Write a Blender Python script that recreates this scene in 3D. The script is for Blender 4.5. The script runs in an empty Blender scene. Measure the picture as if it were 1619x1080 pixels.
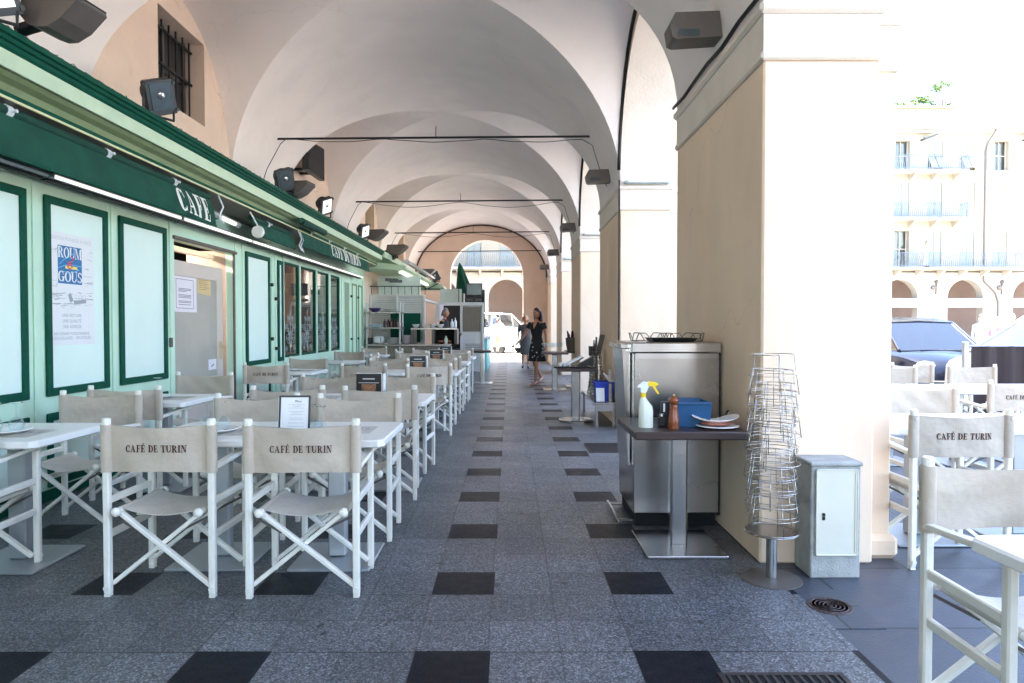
import bpy, bmesh, math, random
from mathutils import Vector, Matrix
R = math.radians
PI = math.pi
sc = bpy.context.scene
# ---------------------------------------------------------------- camera
cam_d = bpy.data.cameras.new("camera"); cam = bpy.data.objects.new("camera", cam_d)
sc.collection.objects.link(cam); sc.camera = cam
cam_d.sensor_width = 36.0; cam_d.lens = 24.0
cam_d.clip_start = 0.05; cam_d.clip_end = 3000
cam.location = (0, 0, 1.345)
cam.rotation_euler = (R(90 - 1.327), 0, R(-0.19))
# ---------------------------------------------------------------- world, sun, exposure
SUN_EL = 66.0
sdx, sdy = -0.95, 0.31                      # horizontal direction towards the sun
w = bpy.data.worlds.new("World"); sc.world = w; w.use_nodes = True
nt = w.node_tree
bg = nt.nodes["Background"]
sky = nt.nodes.new("ShaderNodeTexSky"); sky.sky_type = 'NISHITA'; sky.sun_disc = False
sky.sun_elevation = R(SUN_EL); sky.sun_rotation = math.atan2(sdx, sdy)
sky.air_density = 1.0; sky.dust_density = 2.5; sky.ozone_density = 1.0
nt.links.new(sky.outputs[0], bg.inputs[0]); bg.inputs[1].default_value = 0.15
sd = bpy.data.lights.new("sun", 'SUN'); sd.energy = 5.0; sd.angle = R(0.5); sd.color = (1.0, 0.95, 0.87)
sun = bpy.data.objects.new("sun", sd); sc.collection.objects.link(sun)
dv = Vector((sdx * math.cos(R(SUN_EL)), sdy * math.cos(R(SUN_EL)), math.sin(R(SUN_EL))))
sun.rotation_euler = dv.to_track_quat('Z', 'Y').to_euler()
sun.location = (0, 0, 30)
sc.view_settings.view_transform = 'Standard'; sc.view_settings.look = 'None'
sc.view_settings.exposure = 3.68; sc.view_settings.gamma = 1.0
sc.render.engine = 'CYCLES'
cy = sc.cycles
cy.max_bounces = 10; cy.diffuse_bounces = 6; cy.glossy_bounces = 4; cy.transmission_bounces = 6; cy.transparent_max_bounces = 12
cy.caustics_reflective = False; cy.caustics_refractive = False
cy.use_denoising = True
cy.sample_clamp_indirect = 8.0
random.seed(7)
# ---------------------------------------------------------------- materials
MT = {}
def node(nt, t, **kw):
    n = nt.nodes.new(t)
    for k, v in kw.items(): setattr(n, k, v)
    return n
def mat(name, c, rough=0.6, metal=0.0, var=0.08, scale=6.0, bump=0.0, bscale=60.0, spec=0.5, stain=0.0, emit=0.0, rv=0.0, stretch=None, crack=0.0):
    m = bpy.data.materials.new(name); m.use_nodes = True
    nt = m.node_tree; L = nt.links.new
    b = nt.nodes["Principled BSDF"]
    tc = node(nt, "ShaderNodeTexCoord"); vec = tc.outputs["Object"]
    if stretch:
        mp = node(nt, "ShaderNodeMapping"); mp.inputs["Scale"].default_value = stretch
        L(vec, mp.inputs[0]); vec = mp.outputs[0]
    n = node(nt, "ShaderNodeTexNoise"); n.inputs["Scale"].default_value = scale; n.inputs["Detail"].default_value = 6
    L(vec, n.inputs["Vector"])
    mr = node(nt, "ShaderNodeMapRange"); mr.inputs[1].default_value = 0.3; mr.inputs[2].default_value = 0.7
    mr.inputs[3].default_value = 1 - var; mr.inputs[4].default_value = 1 + var
    L(n.outputs[0], mr.inputs[0])
    mul = node(nt, "ShaderNodeMixRGB", blend_type='MULTIPLY'); mul.inputs[0].default_value = 1
    mul.inputs[1].default_value = (*c, 1); L(mr.outputs[0], mul.inputs[2])
    out = mul.outputs[0]
    if stain:
        n2 = node(nt, "ShaderNodeTexNoise"); n2.inputs["Scale"].default_value = 1.1; n2.inputs["Detail"].default_value = 8; n2.inputs["Roughness"].default_value = .65
        L(vec, n2.inputs["Vector"])
        r2 = node(nt, "ShaderNodeMapRange"); r2.inputs[1].default_value = 0.50; r2.inputs[2].default_value = 0.75; r2.inputs[3].default_value = 0; r2.inputs[4].default_value = stain
        L(n2.outputs[0], r2.inputs[0])
        mx = node(nt, "ShaderNodeMixRGB", blend_type='MULTIPLY'); mx.inputs[2].default_value = (0.72, 0.64, 0.56, 1)
        L(r2.outputs[0], mx.inputs[0]); L(out, mx.inputs[1]); out = mx.outputs[0]
        n3 = node(nt, "ShaderNodeTexNoise"); n3.inputs["Scale"].default_value = 4.5; n3.inputs["Detail"].default_value = 9; n3.inputs["Roughness"].default_value = .7
        n3.inputs["Distortion"].default_value = 1.2; L(vec, n3.inputs["Vector"])
        r3_ = node(nt, "ShaderNodeMapRange"); r3_.inputs[1].default_value = 0.56; r3_.inputs[2].default_value = 0.66; r3_.inputs[4].default_value = stain * .5
        L(n3.outputs[0], r3_.inputs[0])
        mx2 = node(nt, "ShaderNodeMixRGB", blend_type='MULTIPLY'); mx2.inputs[2].default_value = (0.80, 0.74, 0.68, 1)
        L(r3_.outputs[0], mx2.inputs[0]); L(out, mx2.inputs[1]); out = mx2.outputs[0]
    if crack:
        tcg = tc.outputs["Object"]; nd = node(nt, "ShaderNodeTexNoise"); nd.inputs["Scale"].default_value = 2.5; nd.inputs["Detail"].default_value = 6; L(tcg, nd.inputs["Vector"])
        vm = node(nt, "ShaderNodeVectorMath", operation='MULTIPLY_ADD'); vm.inputs[1].default_value = (.45, .45, .45); L(nd.outputs["Color"], vm.inputs[0]); L(tcg, vm.inputs[2])
        vo = node(nt, "ShaderNodeTexVoronoi", feature='DISTANCE_TO_EDGE'); vo.inputs["Scale"].default_value = .75; L(vm.outputs[0], vo.inputs["Vector"])
        lt = node(nt, "ShaderNodeMath", operation='LESS_THAN'); lt.inputs[1].default_value = .0028; L(vo.outputs[0], lt.inputs[0])
        nk = node(nt, "ShaderNodeTexNoise"); nk.inputs["Scale"].default_value = .9; L(tcg, nk.inputs["Vector"])
        rk = node(nt, "ShaderNodeMapRange"); rk.inputs[1].default_value = .5; rk.inputs[2].default_value = .62; rk.inputs[4].default_value = crack; L(nk.outputs[0], rk.inputs[0])
        mk = node(nt, "ShaderNodeMath", operation='MULTIPLY'); L(lt.outputs[0], mk.inputs[0]); L(rk.outputs[0], mk.inputs[1])
        mc = node(nt, "ShaderNodeMixRGB", blend_type='MULTIPLY'); mc.inputs[2].default_value = (.35, .30, .27, 1); L(mk.outputs[0], mc.inputs[0]); L(out, mc.inputs[1]); out = mc.outputs[0]
    L(out, b.inputs["Base Color"])
    b.inputs["Roughness"].default_value = rough; b.inputs["Metallic"].default_value = metal
    b.inputs["Specular IOR Level"].default_value = spec
    if rv:
        r3 = node(nt, "ShaderNodeMapRange"); r3.inputs[1].default_value = .3; r3.inputs[2].default_value = .7
        r3.inputs[3].default_value = max(0, rough - rv); r3.inputs[4].default_value = rough + rv
        L(n.outputs[0], r3.inputs[0]); L(r3.outputs[0], b.inputs["Roughness"])
    if bump:
        nb = node(nt, "ShaderNodeTexNoise"); nb.inputs["Scale"].default_value = bscale; nb.inputs["Detail"].default_value = 4
        L(vec, nb.inputs["Vector"])
        bp = node(nt, "ShaderNodeBump"); bp.inputs["Strength"].default_value = bump; bp.inputs["Distance"].default_value = 0.01
        L(nb.outputs[0], bp.inputs["Height"]); L(bp.outputs[0], b.inputs["Normal"])
    if emit:
        b.inputs["Emission Color"].default_value = (*c, 1); b.inputs["Emission Strength"].default_value = emit
    MT[name] = m
    return m
def glassmat(name, tint=(1, 1, 1), gloss=0.9, minf=0.04):
    m = bpy.data.materials.new(name); m.use_nodes = True
    nt = m.node_tree; L = nt.links.new; nt.nodes.clear()
    o = node(nt, "ShaderNodeOutputMaterial"); t = node(nt, "ShaderNodeBsdfTransparent"); g = node(nt, "ShaderNodeBsdfGlossy")
    t.inputs[0].default_value = (*tint, 1); g.inputs["Roughness"].default_value = 0.02; g.inputs[0].default_value = (gloss, gloss, gloss, 1)
    lf = node(nt, "ShaderNodeLayerWeight"); lf.inputs[0].default_value = .5; lw = node(nt, "ShaderNodeMath", operation="POWER"); lw.inputs[1].default_value = 4.0; L(lf.outputs["Facing"], lw.inputs[0])
    ad = node(nt, "ShaderNodeMath", operation='ADD'); ad.inputs[1].default_value = minf; ad.use_clamp = True
    mx = node(nt, "ShaderNodeMixShader"); L(lw.outputs[0], ad.inputs[0]); L(ad.outputs[0], mx.inputs[0]); L(t.outputs[0], mx.inputs[1]); L(g.outputs[0], mx.inputs[2])
    L(mx.outputs[0], o.inputs[0]); MT[name] = m; return m

mat('plaster_vault', (0.81, 0.735, 0.70), 0.9, var=0.05, scale=2.2, bump=0.2, bscale=9, stain=0.2, crack=0.12)
mat('plaster_wall', (0.72, 0.56, 0.45), 0.9, var=0.05, scale=2.0, bump=0.25, bscale=14, stain=0.35, crack=0.5)
mat('plaster_pillar', (0.83, 0.635, 0.465), 0.88, var=0.05, scale=2.5, bump=0.14, bscale=16, stain=0.35, stretch=(1, 1, 0.5), crack=0.2)
mat('plaster_end', (0.72, 0.56, 0.45), 0.9, var=0.05, scale=2.0, stain=0.2)
mat('moulding', (0.74, 0.65, 0.56), 0.85, var=0.05, scale=4, bump=0.3, bscale=30)
mat('mint_wall', (0.55, 0.76, 0.59), 0.5, var=0.03, scale=3, stain=0.06, bump=0.05, bscale=25)
mat('mint_panel', (0.72, 0.86, 0.78), 0.5, var=0.02, scale=2.5, stain=0.05, bump=0.04, bscale=20)
mat('green_paint', (0.002, 0.070, 0.042), 0.5, spec=0.12, var=0.15, scale=20, bump=0.08, bscale=60)
mat('pale_green_paint', (0.52, 0.66, 0.47), 0.5, var=0.05, scale=6, stain=0.2)
mat('olive_paint', (0.20, 0.26, 0.13), 0.6, var=0.1, scale=6)
mat('cream_paint', (0.62, 0.64, 0.36), 0.5, var=0.05)
mat('awning_green', (0.003, 0.065, 0.040), 0.95, var=0.25, scale=5, bump=0.3, bscale=12)
mat('awning_roll', (0.004, 0.05, 0.032), 0.9, var=0.2, scale=12, bump=0.2, bscale=40)
mat('pale_canvas', (0.62, 0.72, 0.66), 0.7, var=0.06)
mat('white_letter', (0.80, 0.80, 0.76), 0.6, var=0.05)
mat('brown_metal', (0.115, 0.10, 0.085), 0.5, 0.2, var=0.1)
mat('dark_metal', (0.030, 0.030, 0.032), 0.42, 0.3, var=0.2, scale=14, bump=0.1)
mat('taupe_metal', (0.115, 0.10, 0.09), 0.45, 0.15, var=0.1, scale=8)
mat('grey_metal', (0.055, 0.065, 0.07), 0.4, 0.3, var=0.1)
mat('black_iron', (0.012, 0.012, 0.013), 0.5, 0.3, var=0.2)
mat('steel', (0.46, 0.455, 0.45), 0.24, 1.0, var=0.05, scale=1.5, rv=0.04, stretch=(4, 4, 1))
mat('brushed_steel', (0.40, 0.385, 0.37), 0.26, 1.0, var=0.10, scale=2.2, rv=0.06, bump=0.06, bscale=3)
mat('wire_steel', (0.42, 0.40, 0.38), 0.25, 1.0, var=0.15, scale=30)
mat('dull_wire', (0.22, 0.21, 0.19), 0.35, 0.9, var=0.3, scale=30)
mat('aluminium', (0.52, 0.53, 0.54), 0.38, 0.85, var=0.06, scale=8)
mat('lamp_lit', (1.0, 0.97, 0.90), 0.4, emit=0.09, var=0)
mat('flood_glass', (0.07, 0.095, 0.11), 0.12, var=0.3, scale=8)
mat('lamp_glass', (0.42, 0.50, 0.52), 0.12, 0.0, var=0.2, scale=8)
mat('chair_wood', (0.80, 0.775, 0.70), 0.38, var=0.05, scale=14, bump=0.06, bscale=50, stain=0.15)
mat('rubber', (0.02, 0.02, 0.02), 0.7)
mat('chair_letter', (0.055, 0.012, 0.010), 0.8, var=0.15, scale=80)
mat('table_white', (0.84, 0.835, 0.80), 0.35, var=0.03, scale=9, stain=0.1)
mat('table_base', (0.42, 0.44, 0.46), 0.35, 0.55, var=0.08, scale=6, rv=0.08)
mat('paper', (0.78, 0.78, 0.78), 0.7, var=0.02)
mat('paper_pink', (0.78, 0.72, 0.76), 0.7, var=0.02)
mat('placemat', (0.60, 0.56, 0.50), 0.75, var=0.04, scale=12)
mat('note_paper', (0.62, 0.47, 0.24), 0.7, var=0.08, scale=12)
mat('ink', (0.10, 0.09, 0.10), 0.7)
mat('ink_grey', (0.36, 0.38, 0.40), 0.7)
mat('ink_faint', (0.55, 0.56, 0.58), 0.7)
mat('poster_blue', (0.03, 0.16, 0.38), 0.6, var=0.05)
mat('poster_red', (0.75, 0.10, 0.10), 0.6)
mat('poster_cyan', (0.20, 0.55, 0.75), 0.6)
mat('poster_yellow', (0.85, 0.75, 0.20), 0.6)
mat('menu_black', (0.010, 0.008, 0.008), 0.35)
mat('menu_brown', (0.25, 0.11, 0.05), 0.4, var=0.5, scale=60)
mat('porcelain', (0.80, 0.79, 0.76), 0.18, var=0.02)
mat('dark_table', (0.040, 0.022, 0.020), 0.32, var=0.25, scale=3, stretch=(1, 12, 12), rv=0.06)
mat('black_plastic', (0.012, 0.012, 0.013), 0.4)
mat('blue_plastic', (0.02, 0.06, 0.55), 0.4, var=0.05)
mat('blue_box', (0.008, 0.075, 0.19), 0.42, var=0.08)
mat('bottle_plastic', (0.70, 0.72, 0.62), 0.3, var=0.03)
mat('bottle_top', (0.62, 0.68, 0.70), 0.3, var=0.03)
mat('yellow_plastic', (0.85, 0.60, 0.01), 0.35)
mat('white_plastic', (0.75, 0.78, 0.82), 0.3)
mat('mill_wood', (0.22, 0.055, 0.015), 0.22, var=0.2, scale=8, stretch=(1, 1, 6))
mat('ham', (0.55, 0.22, 0.16), 0.5, var=0.3, scale=60)
mat('concrete', (0.36, 0.36, 0.34), 0.9, var=0.18, scale=12, bump=0.6, bscale=80, stain=0.5)
mat('lit_room_tone', (0.42, 0.40, 0.35), 0.15, var=0.12, scale=1.5)  # opaque pale tone stands in for the bright room behind the door glass
mat('cabinet_door', (0.66, 0.63, 0.52), 0.4, var=0.04, scale=5, stain=0.15)
mat('terracotta', (0.45, 0.22, 0.14), 0.8, var=0.2)
mat('facade', (0.325, 0.29, 0.225), 0.9, var=0.05, scale=0.6, stain=0.15)
mat('facade_trim', (0.40, 0.37, 0.32), 0.85, var=0.04, scale=1)
mat('railing_iron', (0.10, 0.14, 0.18), 0.5)
mat('shutter', (0.25, 0.27, 0.245), 0.7, var=0.06, scale=2)
mat('shutter_olive', (0.36, 0.33, 0.12), 0.7, var=0.1, scale=4)
mat('arcade_pink', (0.42, 0.31, 0.26), 0.9, var=0.06, scale=1)
mat('leaf', (0.06, 0.12, 0.025), 0.6, var=0.5, scale=3)
mat('bark', (0.12, 0.08, 0.05), 0.9)
mat('square_paving', (0.34, 0.32, 0.29), 0.9, var=0.12, scale=1.5, bump=0.2, bscale=40)
mat('asphalt', (0.085, 0.085, 0.088), 0.85, var=0.2, scale=3, bump=0.3, bscale=80)
mat('kerb_stone', (0.30, 0.29, 0.27), 0.8, var=0.15, scale=5, bump=0.3)
mat('car_white', (0.74, 0.74, 0.73), 0.22, var=0.01)
mat('car_seat', (0.03, 0.03, 0.035), 0.8)
mat('car_blue', (0.006, 0.012, 0.034), 0.15, 0.0, var=0.02)
mat('car_black', (0.012, 0.012, 0.014), 0.35)
mat('tyre', (0.018, 0.018, 0.018), 0.8)
mat('barrier_cloth', (0.022, 0.010, 0.010), 0.75, var=0.25, scale=4, stretch=(6, 6, 0.4))
mat('skin', (0.52, 0.27, 0.18), 0.5, var=0.04)
mat('skin_tan', (0.46, 0.22, 0.135), 0.5, var=0.05)
mat('hair_dark', (0.018, 0.010, 0.008), 0.5, var=0.3, scale=40)
mat('hair_blonde', (0.45, 0.33, 0.20), 0.55, var=0.25, scale=40)
mat('hair_grey', (0.22, 0.20, 0.19), 0.55, var=0.3, scale=40)
mat('cloth_black', (0.010, 0.010, 0.012), 0.8, var=0.2)
mat('cloth_grey', (0.085, 0.09, 0.10), 0.85, var=0.55, scale=60)
mat('cloth_white', (0.72, 0.72, 0.72), 0.8)
mat('cloth_khaki', (0.38, 0.30, 0.19), 0.85)
mat('cloth_pink', (0.72, 0.16, 0.24), 0.8)
mat('cloth_blue', (0.20, 0.35, 0.60), 0.8)
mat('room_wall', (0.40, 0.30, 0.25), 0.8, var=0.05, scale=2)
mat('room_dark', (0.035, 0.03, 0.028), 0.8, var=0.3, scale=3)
mat('door_paint', (0.60, 0.52, 0.46), 0.4, var=0.02)
mat('brass', (0.55, 0.40, 0.20), 0.3, 1.0)
mat('screen', (0.03, 0.07, 0.09), 0.15)
mat('curtain', (0.19, 0.165, 0.125), 0.8, var=0.2, scale=3, stretch=(14, 14, 0.6))
mat('teal_paint', (0.18, 0.50, 0.48), 0.5, var=0.08, scale=6)
mat('kiosk_white', (0.62, 0.63, 0.61), 0.5, var=0.04)
mat('bottle_dark', (0.07, 0.012, 0.012), 0.2)
mat('indigo', (0.05, 0.03, 0.16), 0.4)
mat('grate', (0.05, 0.042, 0.038), 0.55, 0.5, var=0.3, scale=30, bump=0.2)
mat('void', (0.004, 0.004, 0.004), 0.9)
mat('manhole', (0.075, 0.05, 0.045), 0.6, 0.4, var=0.4, scale=40, bump=0.8, bscale=60)
glassmat('glass', (0.93, 0.96, 0.97), 1.0, 0.04)
glassmat('window_glass', (0.80, 0.82, 0.80), 0.95, 0.07)
glassmat('car_glass', (0.10, 0.13, 0.14), 0.95, 0.10)

# canvas with a visible weave
def canvas(name, c):
    m = mat(name, c, 0.9, var=0.07, scale=5, stain=0.25)
    nt = m.node_tree; L = nt.links.new; b = nt.nodes["Principled BSDF"]
    tc = node(nt, "ShaderNodeTexCoord")
    hs = []
    for sc3 in ((700, 700, 40), (40, 40, 700)):
        mp = node(nt, "ShaderNodeMapping"); mp.inputs["Scale"].default_value = sc3; L(tc.outputs["Object"], mp.inputs[0])
        n = node(nt, "ShaderNodeTexNoise"); n.inputs["Scale"].default_value = 1; n.inputs["Detail"].default_value = 2; L(mp.outputs[0], n.inputs["Vector"]); hs.append(n)
    ad = node(nt, "ShaderNodeMath", operation='ADD'); L(hs[0].outputs[0], ad.inputs[0]); L(hs[1].outputs[0], ad.inputs[1])
    bp = node(nt, "ShaderNodeBump"); bp.inputs["Strength"].default_value = 0.35; bp.inputs["Distance"].default_value = 0.003
    L(ad.outputs[0], bp.inputs["Height"])
    nw = node(nt, "ShaderNodeTexNoise"); nw.inputs["Scale"].default_value = 5; nw.inputs["Detail"].default_value = 3
    oi0 = node(nt, "ShaderNodeObjectInfo"); va = node(nt, "ShaderNodeVectorMath", operation='MULTIPLY_ADD')
    va.inputs[1].default_value = (37, 53, 71); L(oi0.outputs["Random"], va.inputs[0]); L(tc.outputs["Object"], va.inputs[2]); L(va.outputs[0], nw.inputs["Vector"])
    b2 = node(nt, "ShaderNodeBump"); b2.inputs["Strength"].default_value = 0.5; b2.inputs["Distance"].default_value = 0.06
    L(nw.outputs[0], b2.inputs["Height"]); L(b2.outputs[0], bp.inputs["Normal"]); L(bp.outputs[0], b.inputs["Normal"])
    mr = node(nt, "ShaderNodeMapRange"); mr.inputs[1].default_value = .6; mr.inputs[2].default_value = 1.4; mr.inputs[3].default_value = .90; mr.inputs[4].default_value = 1.10
    L(ad.outputs[0], mr.inputs[0])
    mx = node(nt, "ShaderNodeMixRGB", blend_type='MULTIPLY'); mx.inputs[0].default_value = 1
    src = b.inputs["Base Color"].links[0].from_socket; L(src, mx.inputs[1]); L(mr.outputs[0], mx.inputs[2])
    oi = node(nt, "ShaderNodeObjectInfo"); m3 = node(nt, "ShaderNodeMapRange"); m3.inputs[3].default_value = .84; m3.inputs[4].default_value = 1.10
    L(oi.outputs["Random"], m3.inputs[0])
    m4 = node(nt, "ShaderNodeMixRGB", blend_type='MULTIPLY'); m4.inputs[0].default_value = 1
    L(mx.outputs[0], m4.inputs[1]); L(m3.outputs[0], m4.inputs[2]); L(m4.outputs[0], b.inputs["Base Color"])
canvas('canvas', (0.52, 0.445, 0.36)); canvas('lit_seat_canvas', (0.56, 0.52, 0.46))  # seat copy is lighter: light falling on the seats put into its colour

# speckled stone floor with dark square tiles in a 0.9 m grid
def floor_mat():
    m = bpy.data.materials.new('speckled_floor'); m.use_nodes = True
    nt = m.node_tree; L = nt.links.new; b = nt.nodes["Principled BSDF"]
    tc = node(nt, "ShaderNodeTexCoord"); P = tc.outputs["Object"]
    def M(op, a, bb=None, c=None):
        n = node(nt, "ShaderNodeMath", operation=op)
        for i, v in enumerate((a, bb, c)):
            if v is None: continue
            if isinstance(v, (int, float)): n.inputs[i].default_value = v
            else: L(v, n.inputs[i])
        return n.outputs[0]
    def mixc(f, c1, c2, bt='MIX'):
        n = node(nt, "ShaderNodeMixRGB", blend_type=bt)
        for i, v in ((0, f), (1, c1), (2, c2)):
            if isinstance(v, (int, float)): n.inputs[i].default_value = v
            elif isinstance(v, tuple): n.inputs[i].default_value = (*v, 1)
            else: L(v, n.inputs[i])
        return n.outputs[0]
    def noise(s, d=4, vec=P):
        n = node(nt, "ShaderNodeTexNoise"); n.inputs["Scale"].default_value = s; n.inputs["Detail"].default_value = d; L(vec, n.inputs["Vector"]); return n.outputs[0]
    sx = node(nt, "ShaderNodeSeparateXYZ"); L(P, sx.inputs[0])
    u = M('DIVIDE', M('ADD', sx.outputs[0], 0.39), 0.9); v = M('DIVIDE', M('ADD', sx.outputs[1], -3.375), 0.9)
    fu = M('FRACT', u); fv = M('FRACT', v)
    dark = M('MULTIPLY', M('LESS_THAN', fu, 0.345), M('LESS_THAN', fv, 0.345))
    # joints every 0.9/3
    ju = M('FRACT', M('MULTIPLY', u, 3)); jv = M('FRACT', M('MULTIPLY', v, 3))
    eu = M('MINIMUM', ju, M('SUBTRACT', 1, ju)); ev = M('MINIMUM', jv, M('SUBTRACT', 1, jv))
    joint = M('LESS_THAN', M('MINIMUM', eu, ev), 0.011)
    seam = M('LESS_THAN', M('ABSOLUTE', M('SUBTRACT', sx.outputs[1], 2.775)), 0.0035)
    vo = node(nt, "ShaderNodeTexVoronoi"); vo.inputs["Scale"].default_value = 155; L(P, vo.inputs["Vector"])
    sp = node(nt, "ShaderNodeSeparateColor"); L(vo.outputs["Color"], sp.inputs[0])
    vo2 = node(nt, "ShaderNodeTexVoronoi"); vo2.inputs["Scale"].default_value = 330; L(P, vo2.inputs["Vector"])
    sp2 = node(nt, "ShaderNodeSeparateColor"); L(vo2.outputs["Color"], sp2.inputs[0])
    rp = node(nt, "ShaderNodeValToRGB"); L(sp.outputs[0], rp.inputs[0])
    e = rp.color_ramp.elements; e[0].position = 0.0; e[0].color = (0.014, 0.015, 0.018, 1); e[1].position = 1.0; e[1].color = (0.48, 0.485, 0.50, 1)
    for p_, c_ in ((.30, (0.035, 0.037, 0.042, 1)), (.55, (0.12, 0.125, 0.135, 1)), (.85, (0.27, 0.275, 0.28, 1))):
        k = e.new(p_); k.color = c_
    fine = mixc(0.35, rp.outputs[0], sp2.outputs[1]);  fine = mixc(0.55, fine, rp.outputs[0])
    col = mixc(1.0, fine, mixc(1.0, (0.83, 0.86, 0.91), (1, 1, 1), 'MULTIPLY'), 'MULTIPLY')
    # tile to tile tone and worn patches
    cmb = node(nt, "ShaderNodeCombineXYZ"); L(M('FLOOR', M('MULTIPLY', u, 3)), cmb.inputs[0]); L(M('FLOOR', M('MULTIPLY', v, 3)), cmb.inputs[1])
    wn = node(nt, "ShaderNodeTexWhiteNoise"); L(cmb.outputs[0], wn.inputs[0])
    tone = M('ADD', M('MULTIPLY', wn.outputs[0], 0.24), 0.60)
    tone = M('MULTIPLY', tone, M('ADD', M('MULTIPLY', noise(1.3, 6), 0.7), 0.62))
    tcol = node(nt, "ShaderNodeCombineXYZ"); [L(tone, tcol.inputs[i]) for i in range(3)]
    col = mixc(1.0, col, tcol.outputs[0], 'MULTIPLY')
    dk = mixc(noise(30, 5), (0.005, 0.006, 0.009), (0.014, 0.015, 0.021))
    col = mixc(dark, col, dk)
    col = mixc(M('MULTIPLY', M('GREATER_THAN', noise(9, 2), 0.70), 0.75), col, (0.02, 0.018, 0.018))
    col = mixc(M('MULTIPLY', joint, M('ADD', M('MULTIPLY', noise(0.8, 2), 1.2), -0.05)), col, (0.018, 0.018, 0.02))
    col = mixc(seam, col, (0.008, 0.008, 0.009))
    L(col, b.inputs["Base Color"])
    rg = M('ADD', M('MULTIPLY', noise(2.2, 7), 0.30), 0.21)
    rg = M('ADD', rg, M('MULTIPLY', sp.outputs[1], 0.10))
    L(rg, b.inputs["Roughness"]); L(M("SUBTRACT", 0.42, M("MULTIPLY", dark, 0.30)), b.inputs["Specular IOR Level"])
    bp = node(nt, "ShaderNodeBump"); bp.inputs["Strength"].default_value = 0.25; bp.inputs["Distance"].default_value = 0.003
    h = M('ADD', M('MULTIPLY', sp.outputs[2], 0.5), M('MULTIPLY', joint, -2))
    L(h, bp.inputs["Height"])
    b2 = node(nt, "ShaderNodeBump"); b2.inputs["Strength"].default_value = 0.25; b2.inputs["Distance"].default_value = 0.02
    L(noise(4.5, 2), b2.inputs["Height"]); L(b2.outputs[0], bp.inputs["Normal"]); L(bp.outputs[0], b.inputs["Normal"])
    MT['speckled_floor'] = m
floor_mat()
def slab_mat(name, c, bw, bh, mortar, rough=0.5):
    m = mat(name, c, rough, var=0.12, scale=4, bump=0.25, bscale=70, rv=0.08)
    nt = m.node_tree; L = nt.links.new; b = nt.nodes["Principled BSDF"]
    tc = node(nt, "ShaderNodeTexCoord"); br = node(nt, "ShaderNodeTexBrick")
    L(tc.outputs["Object"], br.inputs[0]); br.inputs["Scale"].default_value = 1
    br.inputs["Brick Width"].default_value = bw; br.inputs["Row Height"].default_value = bh; br.inputs["Mortar Size"].default_value = mortar
    br.inputs["Color1"].default_value = (0.85, 0.85, 0.85, 1); br.inputs["Color2"].default_value = (1.1, 1.1, 1.1, 1); br.inputs["Mortar"].default_value = (0.12, 0.12, 0.12, 1)
    mx = node(nt, "ShaderNodeMixRGB", blend_type='MULTIPLY'); mx.inputs[0].default_value = 1
    L(b.inputs["Base Color"].links[0].from_socket, mx.inputs[1]); L(br.outputs[0], mx.inputs[2]); L(mx.outputs[0], b.inputs["Base Color"])
slab_mat('slate_paving', (0.060, 0.068, 0.088), 1.1, 0.75, 0.006, 0.42)

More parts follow.
